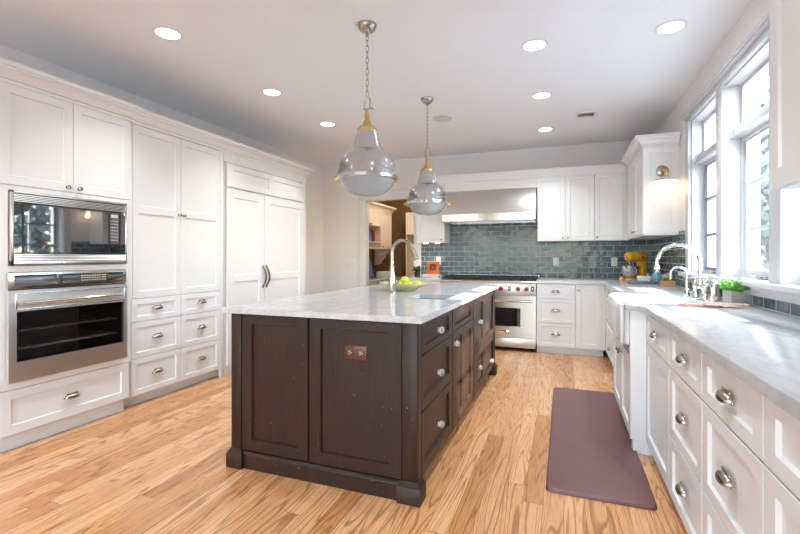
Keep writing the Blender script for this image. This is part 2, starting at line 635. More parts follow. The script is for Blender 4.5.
def shaker(mb, fr, a0, a1, b0, b1, n0=-0.02, n1=0.0, st=0.055, rec=0.009, rails=(), rail_h=None, top=None, bot=None):
    ch = 0.0018
    N = fr.N
    rh = rail_h or st
    P = fr.p
    # outer sides
    mb.quad([P(a0, b0, n0), P(a1, b0, n0), P(a1, b1, n0), P(a0, b1, n0)], -N)
    o0 = [(a0, b0), (a1, b0), (a1, b1), (a0, b1)]
    o1 = [(a0 + ch, b0 + ch), (a1 - ch, b0 + ch), (a1 - ch, b1 - ch), (a0 + ch, b1 - ch)]
    dirs = [V((0, 0, -1)), fr.A, V((0, 0, 1)), -fr.A]
    for i in range(4):
        k = (i + 1) % 4
        mb.quad([P(*o0[i], n0), P(*o0[k], n0), P(*o0[k], n1 - ch), P(*o0[i], n1 - ch)], dirs[i])
        mb.quad([P(*o0[i], n1 - ch), P(*o0[k], n1 - ch), P(*o1[k], n1), P(*o1[i], n1)], dirs[i] + N)
    A0, A1, B0, B1 = a0 + ch, a1 - ch, b0 + ch, b1 - ch
    i0, i1 = a0 + st, a1 - st

    def flat(x0, x1, y0, y1, n):
        mb.quad([P(x0, y0, n), P(x1, y0, n), P(x1, y1, n), P(x0, y1, n)], N)
    flat(A0, i0, B0, B1, n1)
    flat(i1, A1, B0, B1, n1)
    edges = [b0 + (bot or rh)]
    flat(i0, i1, B0, edges[0], n1)
    for r0, r1 in rails:
        flat(i0, i1, r0, r1, n1)
        edges += [r0, r1]
    edges.append(b1 - (top or rh))
    flat(i0, i1, edges[-1], B1, n1)
    w = 0.005
    for j in range(0, len(edges), 2):
        y0, y1 = edges[j], edges[j + 1]
        flat(i0 + w, i1 - w, y0 + w, y1 - w, n1 - rec)
        oo = [(i0, y0), (i1, y0), (i1, y1), (i0, y1)]
        ii = [(i0 + w, y0 + w), (i1 - w, y0 + w), (i1 - w, y1 - w), (i0 + w, y1 - w)]
        for i in range(4):
            k = (i + 1) % 4
            mb.quad([P(*oo[i], n1), P(*oo[k], n1), P(*ii[k], n1 - rec), P(*ii[i], n1 - rec)], N - dirs[i] * 0.5)
    return mb


def cup_pull(mb, fr, a, b, n=0.0, w=0.046, h=0.024, d=0.026):
    for sc in (1.0, 0.86):
        rings = []
        for i in range(13):
            al = -PI / 2 + PI * i / 12
            r = max(0.02, math.cos(al)) ** 0.6
            rings.append([fr.p(a + w * sc * math.sin(al), b + h * sc * r * math.cos(t) - 0.006, n + 0.001 + d * sc * r * math.sin(t)) for t in [R(x) for x in range(0, 116, 12)]])
        mb.rings(rings, False, False, False)
    fr.box(mb, a - w - 0.008, a + w + 0.008, b - 0.012, b - 0.002, n - 0.001, n + 0.004, 0.0015)
    fr.box(mb, a - w * 0.75, a + w * 0.75, b + 0.013, b + 0.021, n - 0.001, n + 0.006, 0.0015)
    return mb


def knob(mb, fr, a, b, n=0.0, r=0.014):
    mb.lathe([(r * 0.85, -0.001), (r * 0.85, 0.003), (r * 0.4, 0.005), (r * 0.4, 0.013), (r, 0.018), (r * 1.05, 0.023), (r * 0.8, 0.028), (0, 0.030)], fr.p(a, b, n), fr.N, 16, True)
    return mb


def crystal_knob(mb, fr, a, b, n=0.0):
    mb.lathe([(0.010, 0.006), (0.017, 0.014), (0.021, 0.022), (0.019, 0.032), (0.010, 0.038), (0, 0.039)], fr.p(a, b, n), fr.N, 8, True)
    return mb


def add_front(root, fr, f, m, hw):
    kind, a0, a1, b0, b1 = f[:5]
    o = f[5] if len(f) > 5 else {}
    mb = MB()
    shaker(mb, fr, a0, a1, b0, b1, st=o.get('st', 0.055), rails=o.get('rails', ()), top=o.get('top'), bot=o.get('bot'), rail_h=o.get('rail_h'), rec=o.get('rec', 0.009))
    d = mb.build('drawer' if kind == 'drawer' else 'door', m, root)
    if o.get('pull'):
        a, b = o['pull']
        k = cup_pull(MB(), fr, a, b).build('cup_pull', hw, d)
    if o.get('knob'):
        a, b = o['knob']
        if o.get('crystal'):
            k = crystal_knob(MB(), fr, a, b).build('glass_knob', M['crystal'], d)
            MB().lathe([(0.014, -0.001), (0.014, 0.003), (0.006, 0.005), (0.006, 0.008)], fr.p(a, b, 0), fr.N, 16, True, True).build('knob_rosette', M['chrome'], d)
        else:
            knob(MB(), fr, a, b).build('knob', hw, d)
    return d


def cabinet(name, label, fr, a0, a1, z0, z1, depth, fronts, toe=None, cat='cabinet', m=None, hw=None, group=None, foot=0.0):
    m = m or M['white']
    hw = hw or M['nickel']
    c = fr.p((a0 + a1) / 2, 0 if toe else z0, -depth / 2)
    root = thing(name, label, cat, c, group)
    mb = MB()
    fr.box(mb, a0, a1, z0, z1, -depth, -0.0205)
    mb.build('body', m, root)
    if toe:
        mb = MB()
        fr.box(mb, a0, a1, 0.001, z0 - 0.0005, -depth, -toe)
        mb.build('toe_kick', m, root)
    for f in fronts:
        add_front(root, fr, f, m, hw)
    return root


CROWN = [(-0.01, 2.258), (0.012, 2.258), (0.012, 2.272), (0.004, 2.273), (0.004, 2.281), (0.020, 2.284), (0.020, 2.295), (0.027, 2.297), (0.034, 2.312), (0.048, 2.326), (0.064, 2.333), (0.064, 2.343), (0.080, 2.346), (0.080, 2.371), (-0.01, 2.371)]
LW, BW, RW, CEIL, FW = -3.81, 6.45, 1.065, 2.74, -3.6

# ------------------------------------------------------------------ room shell
struct(MB().box(-4.6, 1.40, FW - 0.15, 9.2, -0.08, 0.0), 'floor', M['floor'])
struct(MB().box(-4.6, 1.40, FW - 0.15, 9.2, CEIL, CEIL + 0.12), 'ceiling', M['ceil'])
struct(MB().box(LW - 0.15, LW, FW, BW, 0, CEIL), 'wall_left', M['wall'])
DX0, DX1, DZ = -3.03, -2.185, 2.125
mb = MB()
mb.box(LW - 0.15, DX0, BW, BW + 0.12, 0, CEIL)
mb.box(DX1, 1.40, BW, BW + 0.12, 0, CEIL)
mb.box(DX0, DX1, BW, BW + 0.12, DZ, CEIL)
struct(mb, 'wall_back', M['wall'])
WY0, WY1, WZ0, WZ1 = 2.12, 4.545, 1.06, 2.41
mb = MB()
mb.box(RW, 1.26, FW, WY0, 0, CEIL)
mb.box(RW, 1.26, WY1, BW, 0, CEIL)
mb.box(RW, 1.26, WY0, WY1, 0, WZ0 - 0.03)
mb.box(RW, 1.26, WY0, WY1, WZ1, CEIL)
struct(mb, 'wall_right', M['wall'])
# wall behind the camera; its wide glazed door is added for sky fill
mb = MB()
mb.box(LW, -3.45, FW - 0.12, FW, 0, CEIL)
mb.box(0.85, RW, FW - 0.12, FW, 0, CEIL)
mb.box(-3.45, 0.85, FW - 0.12, FW, 2.42, CEIL)
struct(mb, 'wall_front', M['wall'])
mb = MB()
for i in range(5):
    x = -3.45 + i * 4.3 / 4
    mb.box(x - 0.04, x + 0.04, FW - 0.10, FW - 0.03, 0, 2.42)
mb.box(-3.45, 0.85, FW - 0.10, FW - 0.03, 2.34, 2.42)
mb.box(-3.45, 0.85, FW - 0.10, FW - 0.03, 0, 0.1)
gd = struct(mb, 'door_1', M['trim'])
for i in range(4):
    x = -3.45 + i * 4.3 / 4
    MB().box(x + 0.04, x + 4.3 / 4 - 0.04, FW - 0.07, FW - 0.062, 0.1, 2.34).build('pane', M['glass'], None, recentre=False).parent = gd

# doorway casing
mb = MB()
for x0, x1 in ((DX0 - 0.115, DX0), (DX1, DX1 + 0.115)):
    mb.box(x0, x1, BW - 0.02, BW + 0.0, 0.0, DZ, 0.003)
mb.box(DX0 - 0.115, DX1 + 0.115, BW - 0.022, BW + 0.0, DZ, DZ + 0.12, 0.003)
mb.box(DX0 - 0.13, DX1 + 0.13, BW - 0.035, BW, DZ + 0.12, DZ + 0.145, 0.004)
mb.box(DX0 - 0.0, DX0 + 0.012, BW, BW + 0.12, 0, DZ)
mb.box(DX1 - 0.012, DX1, BW, BW + 0.12, 0, DZ)
mb.box(DX0, DX1, BW, BW + 0.12, DZ - 0.012, DZ)
struct(mb, 'trim_1', M['trim'])
mb = MB()
mb.box(LW, DX0 - 0.115, BW - 0.015, BW, 0, 0.13, 0.003)
struct(mb, 'baseboard_back', M['trim'])
mb = MB()
mb.box(LW, LW + 0.015, 4.985, BW - 0.015, 0, 0.13, 0.003)
struct(mb, 'baseboard_left', M['trim'])

# window trim: casing, mullion posts, transom bars, deep jambs
MUL = ((2.775, 2.912), (3.665, 3.792))
mb = MB()
xf0, xf1 = 1.038, 1.26
mb.box(xf0, RW + 0.001, WY1, WY1 + 0.10, WZ0 - 0.03, WZ1 + 0.002, 0.003)
mb.box(xf0, RW + 0.001, WY0 - 0.02, WY0, WZ0 - 0.03, WZ1 + 0.002, 0.003)
mb.box(xf0, RW + 0.001, WY0 - 0.02, WY1 + 0.10, WZ1, WZ1 + 0.045, 0.003)
mb.box(xf0 - 0.028, RW + 0.001, WY0 - 0.02, WY1 + 0.125, WZ1 + 0.045, WZ1 + 0.058, 0.003)
mb.box(xf0 - 0.04, RW + 0.001, WY0 - 0.02, WY1 + 0.135, WZ1 + 0.058, WZ1 + 0.075, 0.004)
for a, b in MUL:
    mb.box(xf0, xf1, a, b, WZ0, WZ1, 0.003)
mb.box(RW, xf1, WY1 - 0.012, WY1, WZ0, WZ1)
mb.box(RW, xf1, WY0, WY0 + 0.012, WZ0, WZ1)
mb.box(RW, xf1, WY0 + 0.012, WY1 - 0.012, WZ1 - 0.012, WZ1)
OPEN = ((3.792, 4.533), (2.912, 3.665), (2.132, 2.775))
for a, b in OPEN:
    mb.box(1.105, 1.25, a, b, 2.035, 2.085, 0.003)
    mb.box(1.085, 1.25, a, b, 2.020, 2.036, 0.003)
    mb.box(1.115, 1.25, a, b, 2.085, 2.10, 0.003)
struct(mb, 'trim_2', M['winpaint'])
mb = MB()
mb.box(0.985, 1.25, WY0 - 0.02, WY1 + 0.13, WZ0 - 0.03, WZ0, 0.005)
mb.box(1.035, RW + 0.001, WY0 - 0.02, WY1 + 0.10, 0.975, WZ0 - 0.03, 0.003)
mb.box(1.022, RW + 0.001, WY0 - 0.02, WY1 + 0.105, 1.005, 1.032, 0.006)
struct(mb, 'trim_3', M['winpaint'])

for i, (a, b) in enumerate(OPEN):
    fm = M['screen'] if i == 0 else M['trim']
    mb = MB()
    x0, x1 = 1.165, 1.225

    def ring(mb, a, b, z0, z1, x0, x1, w):
        mb.box(x0, x1, a, a + w, z0, z1)
        mb.box(x0, x1, b - w, b, z0, z1)
        mb.box(x0, x1, a + w, b - w, z0, z0 + w)
        mb.box(x0, x1, a + w, b - w, z1 - w, z1)
    ring(mb, a, b, WZ0, 2.02, 1.15, 1.24, 0.022)
    ring(mb, a, b, 2.10, WZ1 - 0.012, 1.15, 1.24, 0.028)
    wo = struct(mb, 'window_%d' % (i + 1), M['winpaint'])

    def sub(mb, nm, m, par=wo):
        o = mb.build(nm, m)
        o.parent = par
        return o
    mb = MB()
    ring(mb, a + 0.024, b - 0.024, WZ0 + 0.024, 2.018, x0, x1, 0.032)
    sash = sub(mb, 'sash', M['winpaint'])
    if i == 0:
        mb = MB()
        ring(mb, a + 0.026, b - 0.026, WZ0 + 0.03, 2.016, 1.152, 1.164, 0.022)
        for z in (1.39, 1.70):
            mb.box(1.152, 1.164, a + 0.048, b - 0.048, z - 0.009, z + 0.009)
        sub(mb, 'screen_frame', M['screen'])  # extra dark grey frame and bars in front of the sash
    mb = MB()
    for z in (1.39, 1.70):
        mb.box(1.18, 1.21, a + 0.056, b - 0.056, z - 0.011, z + 0.011)
    c = (a + b) / 2
    mb.box(1.179, 1.211, c - 0.011, c + 0.011, WZ0 + 0.056, 1.986)
    mb.box(1.179, 1.211, c - 0.011, c + 0.011, 2.128, WZ1 - 0.04)
    sub(mb, 'muntins', M['winpaint'])
    mb = MB()
    mb.box(1.193, 1.197, a + 0.05, b - 0.05, WZ0 + 0.05, 1.99)
    sub(mb, 'pane', M['glass'])
    mb = MB()
    mb.box(1.193, 1.197, a + 0.026, b - 0.026, 2.126, WZ1 - 0.038)
    sub(mb, 'pane', M['glass'])
    mb = MB()
    mb.box(1.125, 1.16, c - 0.05, c + 0.05, WZ0 + 0.0, WZ0 + 0.022, 0.005)
    mb.tube([(1.13, c, WZ0 + 0.015), (1.105, c + 0.02, WZ0 + 0.035), (1.10, c + 0.075, WZ0 + 0.03)], 0.006, 8)
    sub(mb, 'crank', M['nickel'])

# next room
struct(MB().box(-3.75, -3.60, BW + 0.12, 9.0, 0, CEIL), 'wall_nook_left', M['brown'])
struct(MB().box(-3.60, -0.9, 9.0, 9.12, 0, CEIL), 'wall_nook_back', M['brown'])
struct(MB().box(-1.02, -0.9, BW + 0.12, 9.0, 0, CEIL), 'wall_nook_right', M['brown'])

# outside ground, made pale to bounce sunlight up to the ceiling
struct(MB().box(-40, 60, -40, 70, -0.75, -0.70), 'ground', M['lawn'])

# ------------------------------------------------------------------ left run
FL = FR('left', -3.17)
oc = thing('oven_cabinet', 'tall white cabinet holding the built-in microwave and wall oven', 'cabinet', (-3.5, 2.03, 0))
mb = MB()
FL.box(mb, 1.54, 2.455, 0.105, 2.285, -0.635, -0.60)
FL.box(mb, 1.54, 1.622, 0.105, 2.285, -0.60, -0.0205)
FL.box(mb, 2.433, 2.455, 0.105, 2.285, -0.60, -0.0205)
FL.box(mb, 1.622, 1.648, 0.105, 1.66, -0.06, -0.0205)
FL.box(mb, 2.407, 2.433, 0.105, 1.66, -0.06, -0.0205)
for z0, z1, n0 in ((0.105, 0.425, -0.6), (1.107, 1.145, -0.6), (1.614, 2.285, -0.6)):
    FL.box(mb, 1.622, 2.433, z0, z1, n0, -0.0205)
for z0, z1, q0, q1 in ((0.385, 0.4245, 1.602, 2.453), (1.1065, 1.1445, 1.648, 2.4075), (1.6145, 1.642, 1.602, 2.453)):
    FL.box(mb, q0, q1, z0, z1, -0.02, -0.004)
FL.box(mb, 1.602, 1.6475, 0.4248, 1.6142, -0.02, -0.004)
FL.box(mb, 2.408, 2.453, 0.4248, 1.6142, -0.02, -0.004)
mb.build('body', M['white'], oc)
MB().box(-3.80, -3.225, 1.54, 2.432, 0.001, 0.104).build('toe_kick', M['white'], oc)
add_front(oc, FL, ('door', 1.605, 2.022, 1.645, 2.262, dict(knob=(1.985, 1.675))), M['white'], M['nickel'])
add_front(oc, FL, ('door', 2.026, 2.450, 1.645, 2.262, dict(knob=(2.062, 1.675))), M['white'], M['nickel'])
add_front(oc, FL, ('drawer', 1.605, 2.430, 0.108, 0.380, dict(pull=(2.015, 0.245))), M['white'], M['nickel'])
mb = MB()
mb.sweep(CROWN, [(-3.17, 1.54), (-3.17, 2.475)], 1)
mb.build('crown', M['white'], oc)

mw = thing('microwave', 'built-in stainless microwave with black glass front above the wall oven', 'microwave', (-3.45, 2.027, 1.148))
FMW = FR('left', -3.155)
mb = MB()
a0, a1, z0, z1 = 1.650, 2.405, 1.148, 1.612
FMW.box(mb, a0, a1, z0, z1, -0.45, -0.013)
for q0, q1, r0, r1 in ((a0, a0 + 0.018, z0, z1), (a1 - 0.010, a1, z0, z1), (a0, a1, z1 - 0.016, z1), (a0, a1, z0, z0 + 0.030)):
    FMW.box(mb, q0, q1, r0, r1, -0.012, 0.004, 0.002)
mb.build('case', M['steel'], mw)
mb = MB()
FMW.box(mb, a0 + 0.018, a1 - 0.010, z0 + 0.03, z1 - 0.016, -0.0128, -0.0121)
mb.build('backing', M['black'], mw)
mb = MB()
FMW.box(mb, a0 + 0.018, a1 - 0.010, 1.223, 1.541, -0.012, 0.000)
g = mb.build('door', M['blackglass'], mw)
mb = MB()
for q0, q1, r0, r1 in ((1.712, 1.722, 1.226, 1.538), (2.262, 2.270, 1.226, 1.538), (2.344, 2.354, 1.226, 1.538), (1.712, 2.354, 1.531, 1.538), (1.712, 2.354, 1.226, 1.232)):
    FMW.box(mb, q0, q1, r0, r1, -0.0005, 0.003)
mb.build('door_frame', M['black'], g)
mb = MB()
FMW.box(mb, 2.282, 2.334, 1.492, 1.516, -0.0005, 0.0012)
mb.build('clock_display', M['lettergrey'], g)
mb = MB()
for i in range(7):
    for j in range(3):
        FMW.box(mb, 2.284 + j * 0.018, 2.296 + j * 0.018, 1.466 - i * 0.024, 1.472 - i * 0.024, -0.0005, 0.0012)
mb.build('keypad', M['lettergrey'], g)
for nm, zz0, zz1, k in (('upper_louver', 1.544, 1.594, 5), ('lower_louver', 1.180, 1.221, 4)):
    mb = MB()
    st = (zz1 - zz0) / k
    for i in range(k):
        z = zz0 + i * st
        p = [FMW.p(a0 + 0.019, z + st * 0.08, 0.004), FMW.p(a0 + 0.019, z + st * 0.46, 0.001), FMW.p(a0 + 0.019, z + st * 0.46, -0.0115), FMW.p(a0 + 0.019, z + st * 0.08, -0.0115)]
        q = [x + V((0, a1 - a0 - 0.03, 0)) for x in p]
        mb.rings([p, q], True, True, True)
    lv = mb.build(nm, M['oven_steel'], mw)

ov = thing('wall_oven', 'stainless wall oven with large window and tube handle, under the microwave', 'oven', (-3.45, 2.012, 0.432))
FO = FR('left', -3.145)
mb = MB()
FO.box(mb, 1.648, 2.400, 0.432, 0.47, -0.5, -0.02)
FO.box(mb, 1.648, 2.400, 0.985, 1.098, -0.5, -0.02)
FO.box(mb, 1.648, 1.68, 0.47, 0.985, -0.5, -0.02)
FO.box(mb, 2.37, 2.400, 0.47, 0.985, -0.5, -0.02)
mb.build('chassis', M['black'], ov)
mb = MB()
FO.box(mb, 1.632, 2.396, 1.003, 1.104, -0.02, 0.0, 0.003)
cp = mb.build('control_panel', M['steel'], ov)
mb = MB()
FO.box(mb, 1.665, 2.368, 1.022, 1.088, -0.001, 0.002)
mb.build('display_glass', M['blackglass'], cp)
mb = MB()
for j in range(10):
    for i in range(3):
        FO.box(mb, 2.06 + j * 0.018, 2.071 + j * 0.018, 1.036 + i * 0.016, 1.042 + i * 0.016, 0.0015, 0.003)
mb.build('touch_keys', M['lettergrey'], cp)
mb = MB()
for q0, q1, r0, r1 in ((1.632, 1.674, 0.432, 0.994), (2.368, 2.396, 0.432, 0.994), (1.674, 2.368, 0.432, 0.553), (1.674, 2.368, 0.862, 0.994)):
    FO.box(mb, q0, q1, r0, r1, -0.02, 0.008)
dr = mb.build('door', M['oven_steel'], ov)
mb = MB()
FO.box(mb, 1.674, 2.368, 0.553, 0.862, -0.004, 0.002)
mb.build('window', M['ovenglass'], dr)
mb = MB()
zc = 0.930
mb.tube([FO.p(1.672, zc - 0.012, 0.058), FO.p(2.315, zc - 0.012, 0.058)], 0.0135, 14)
for a in (1.715, 2.275):
    mb.tube([FO.p(a, zc - 0.012, 0.0), FO.p(a, zc - 0.012, 0.058)], 0.009, 10)
mb.build('handle', M['chrome'], dr)
mb = MB()
for q in ((1.665, 2.378, 0.968, 0.976), (1.665, 2.378, 0.872, 0.880), (1.665, 1.673, 0.88, 0.968), (2.370, 2.378, 0.88, 0.968)):
    FO.box(mb, *q, 0.0075, 0.014, 0.002)
mb.build('handle_surround', M['steel'], dr)
for z in (0.625, 0.735):
    mb = MB()
    for i in range(14):
        a = 1.70 + i * 0.05
        mb.cyl(FO.p(a, z, -0.45), FO.p(a, z, -0.04), 0.0025, seg=6)
    mb.cyl(FO.p(1.69, z, -0.04), FO.p(2.36, z, -0.04), 0.004, seg=6)
    mb.cyl(FO.p(1.69, z + 0.006, -0.06), FO.p(2.36, z + 0.006, -0.06), 0.004, seg=6)
    mb.build('rack', M['chrome'], ov)

FP = FR('left', -3.20)
fr_ = []
pc = cabinet('pantry_cabinet', 'tall white pantry cabinet with two long doors over six drawers', FP, 2.4565, 3.478, 0.088, 2.285, 0.60, [
    ('door', 2.490, 2.954, 0.868, 2.255, dict(rails=((1.555, 1.613),), knob=(2.932, 1.570))),
    ('door', 2.958, 3.432, 0.868, 2.255, dict(rails=((1.555, 1.613),), knob=(2.982, 1.570))),
] + [('drawer', a, b, z, y, dict(pull=((a + b) / 2, (z + y) / 2 + 0.006), st=0.05, rail_h=0.042))
     for a, b in ((2.478, 2.954), (2.958, 3.432)) for z, y in ((0.680, 0.862), (0.390, 0.674), (0.092, 0.384))], toe=0.075)
mb = MB()
FP.box(mb, 3.436, 3.478, 0.0, 2.262, -0.02, 0.0, 0.0015)
FP.box(mb, 2.458, 2.487, 0.866, 2.262, -0.02, -0.001)
mb.build('stile', M['white'], pc)
mb = MB()
mb.sweep(CROWN, [(-3.20, 2.476), (-3.20, 3.478)], 1)
mb.build('crown', M['white'], pc)

fs = thing('refrigerator_surround', 'white panel housing with crown built around the refrigerator', 'cabinet', (-3.5, 4.22, 0))
mb = MB()
FP.box(mb, 4.895, 4.975, 0, 2.285, -0.60, 0.0, 0.002)
FP.box(mb, 3.481, 4.895, 2.165, 2.285, -0.60, 0.0, 0.0)
mb.build('panel', M['white'], fs)
mb = MB()
mb.sweep(CROWN, [(-3.20, 3.481), (-3.20, 4.975), (-3.79, 4.975)], 1)
mb.build('crown', M['white'], fs)
rf = thing('refrigerator', 'built-in refrigerator behind white shaker panels with two bronze arched handles', 'refrigerator', (-3.5, 4.19, 0))
FF = FR('left', -3.17)
mb = MB()
FF.box(mb, 3.490, 4.890, 0.0, 2.160, -0.62, -0.032)
mb.build('body', M['white'], rf)
mb = MB()
shaker(mb, FF, 3.500, 4.872, 1.912, 2.152, st=0.09, rail_h=0.06)
FF.box(mb, 4.15, 4.22, 1.97, 2.095, -0.012, 0.0)
mb.build('grille_panel', M['white'], rf)
for a0, a1, hx, sg in ((3.500, 4.078, 4.050, -1), (4.083, 4.872, 4.112, 1)):
    mb = MB()
    shaker(mb, FF, a0, a1, 0.105, 1.897, st=0.095, rails=((0.945, 1.012),), top=0.085, bot=0.10)
    d = mb.build('door', M['white'], rf)
    mb = MB()
    pts, rad = [], []
    for i in range(13):
        t = i / 12
        pts.append(FF.p(hx, 0.868 + 0.222 * t, 0.004 + 0.040 * math.sin(PI * t)))
        rad.append(0.006 + 0.006 * math.sin(PI * t))
    mb.tube(pts, rad, 10)
    for z in (0.868, 1.09):
        FF.box(mb, hx - 0.012, hx + 0.012, z - 0.016, z + 0.016, -0.001, 0.007, 0.003)
    mb.build('handle', M['bronze'], d)
MB().box(-3.79, -3.25, 3.500, 4.872, 0.001, 0.10).build('toe_grille', M['black'], rf)

# ------------------------------------------------------------------ island
IX0, IX1, IY0, IY1 = -1.79, -0.665, 2.005, 4.565
il = thing('kitchen_island', 'espresso-stained oak kitchen island with panelled end and corner posts', 'island', ((IX0 + IX1) / 2, (IY0 + IY1) / 2, 0))
FI = FR('back', IY0)
FS = FR('right', IX1)
FS = FR('left', IX1)
mb = MB()
mb.box(IX0 + 0.022, IX1 - 0.021, IY0 + 0.022, IY1 - 0.022, 0.085, 0.64)
for q in ((IX0 + 0.022, IX1 - 0.021, IY0 + 0.022, 2.78), (IX0 + 0.022, IX1 - 0.021, 3.28, IY1 - 0.022), (IX0 + 0.022, -1.10, 2.78, 3.28), (-0.72, IX1 - 0.021, 2.78, 3.28)):
    mb.box(*q, 0.64, 0.878)
mb.build('body', M['dark'], il)
mb = MB()
for y0, y1 in ((IY0, IY0 + 0.075), (IY1 - 0.075, IY1)):
    for x0, x1 in ((IX0, IX0 + 0.078), (IX1 - 0.078, IX1)):
        pass
posts = []
for x0, x1, y0, y1 in ((IX0, IX0 + 0.068, IY0, IY0 + 0.068), (IX1 - 0.080, IX1, IY0, IY0 + 0.062), (IX0, IX0 + 0.068, IY1 - 0.068, IY1), (IX1 - 0.080, IX1, IY1 - 0.075, IY1)):
    p = MB().box(x0, x1, y0, y1, 0.0, 0.8785, 0.003).build('corner_post', M['dark'], il)
    e = 0.020
    mb = MB()
    rg = []
    for o, z in ((e, 0.0), (e, 0.078), (e - 0.004, 0.084), (0.008, 0.096), (0.003, 0.106), (-0.004, 0.108)):
        rg.append([V((x0 - o, y0 - o, z)), V((x1 + o, y0 - o, z)), V((x1 + o, y1 + o, z)), V((x0 - o, y1 + o, z))])
    mb.rings(rg, True, True, True)
    mb.build('post_foot', M['dark'], p)
for a0, a1 in ((IX0 + 0.071, -1.283), (-1.273, IX1 - 0.083)):
    mb = MB()
    shaker(mb, FI, a0, a1, 0.105, 0.872, n0=-0.022, n1=-0.004, st=0.068, rec=0.014, rail_h=0.05, bot=0.062)
    mb.build('end_panel', M['dark'], il)
mb = MB()
mb.box(IX0 + 0.07, IX1 - 0.08, IY0 + 0.000, IY0 + 0.03, 0.0, 0.078)
mb.rings([[V((x, IY0 + 0.0, 0.078)), V((x, IY0 + 0.004, 0.090)), V((x, IY0 + 0.015, 0.098)), V((x, IY0 + 0.03, 0.098)), V((x, IY0 + 0.03, 0.078))] for x in (IX0 + 0.07, IX1 - 0.08)], True, True, True)
mb.build('base_molding', M['dark'], il)
mb = MB()
mb.box(IX0 + 0.03, IX1 - 0.085, IY0 + 0.05, IY1 - 0.05, 0.001, 0.086)
mb.build('toe_kick', M['black'], il)
HW = M['chrome']


def isl(kind, a0, a1, b0, b1, kn=None, **k):
    o = dict(st=0.052, rec=0.013)
    if kn:
        o.update(knob=kn, crystal=True)
    o.update(k)
    return add_front(il, FS, (kind, a0, a1, b0, b1, o), M['dark'], HW)


isl('drawer', 2.072, 2.690, 0.708, 0.872, (2.37, 0.790), rail_h=0.036)
isl('drawer', 2.072, 2.690, 0.424, 0.702, (2.37, 0.552))
isl('drawer', 2.072, 2.690, 0.100, 0.418, (2.37, 0.262))
isl('drawer', 2.735, 3.370, 0.722, 0.872, None, rail_h=0.032)
isl('door', 2.735, 3.050, 0.100, 0.716, (2.762, 0.640))
isl('door', 3.054, 3.370, 0.100, 0.716, None)
isl('drawer', 3.415, 3.880, 0.432, 0.872, (3.612, 0.662))
isl('drawer', 3.415, 3.880, 0.100, 0.426, (3.612, 0.285))
isl('drawer', 3.890, 4.470, 0.432, 0.872, None)
isl('drawer', 3.890, 4.470, 0.100, 0.426, (4.194, 0.212))
for y0, y1 in ((2.694, 2.731), (3.374, 3.411)):
    MB().box(IX1 - 0.0205, IX1 - 0.003, y0, y1, 0.09, 0.878).build('stile', M['dark'], il)


# island worktop with the sink cut-out
SX0, SX1, SY0, SY1 = -1.045, -0.755, 2.845, 3.215
TX0, TX1, TY0, TY1 = -1.825, -0.632, 1.972, 4.60
mb = MB()
b = bmesh.new()
xs, ys = [TX0, SX0, SX1, TX1], [TY0, SY0, SY1, TY1]
for z in (0.882, 0.914):
    for i in range(3):
        for j in range(3):
            if i == 1 and j == 1:
                continue
            b.faces.new([b.verts.new((xs[i + p], ys[j + q], z)) for p, q in ((0, 0), (1, 0), (1, 1), (0, 1))])
for (x0, y0, x1, y1) in ((TX0, TY0, TX1, TY0), (TX1, TY0, TX1, TY1), (TX1, TY1, TX0, TY1), (TX0, TY1, TX0, TY0), (SX0, SY0, SX0, SY1), (SX0, SY1, SX1, SY1), (SX1, SY1, SX1, SY0), (SX1, SY0, SX0, SY0)):
    b.faces.new([b.verts.new(p) for p in ((x0, y0, 0.882), (x1, y1, 0.882), (x1, y1, 0.914), (x0, y0, 0.914))])
bmesh.ops.remove_doubles(b, verts=b.verts[:], dist=1e-5)
bmesh.ops.recalc_face_normals(b, faces=b.faces[:])
mb.merge(b)
tag(mb.build('island_countertop', M['marble'], base=True), 'white veined marble countertop lying on the dark island', 'countertop')


def basin(mb, x0, x1, y0, y1, z0, z1, t=0.008):
    """open-topped basin with wall thickness"""
    b = bmesh.new()

    def rr(x0, x1, y0, y1, r, z):
        pts = []
        for cx, cy, a0 in ((x1 - r, y1 - r, 0), (x0 + r, y1 - r, 90), (x0 + r, y0 + r, 180), (x1 - r, y0 + r, 270)):
            for k in range(5):
                a = R(a0 + 22.5 * k)
                pts.append(V((cx + r * math.cos(a), cy + r * math.sin(a), z)))
        return pts
    rings = [rr(x0, x1, y0, y1, 0.03, z0), rr(x0, x1, y0, y1, 0.03, z1), rr(x0 + t, x1 - t, y0 + t, y1 - t, 0.025, z1), rr(x0 + t, x1 - t, y0 + t, y1 - t, 0.025, z0 + 0.03), rr(x0 + t + 0.02, x1 - t - 0.02, y0 + t + 0.02, y1 - t - 0.02, 0.02, z0 + t)]
    b.free()
    mb.rings(rings, True, True, True)
    return mb


ps = thing('prep_sink', 'small stainless prep sink set into the island countertop', 'sink', (-0.9, 3.03, 0.66))
basin(MB(), SX0 - 0.006, SX1 + 0.006, SY0 - 0.006, SY1 + 0.006, 0.66, 0.8805).build('basin', M['steel'], ps)
MB().lathe([(0.04, 0.0), (0.04, 0.004), (0.03, 0.005), (0.0, 0.003)], (-0.9, 3.03, 0.6695), seg=20).build('drain', M['chrome'], ps)

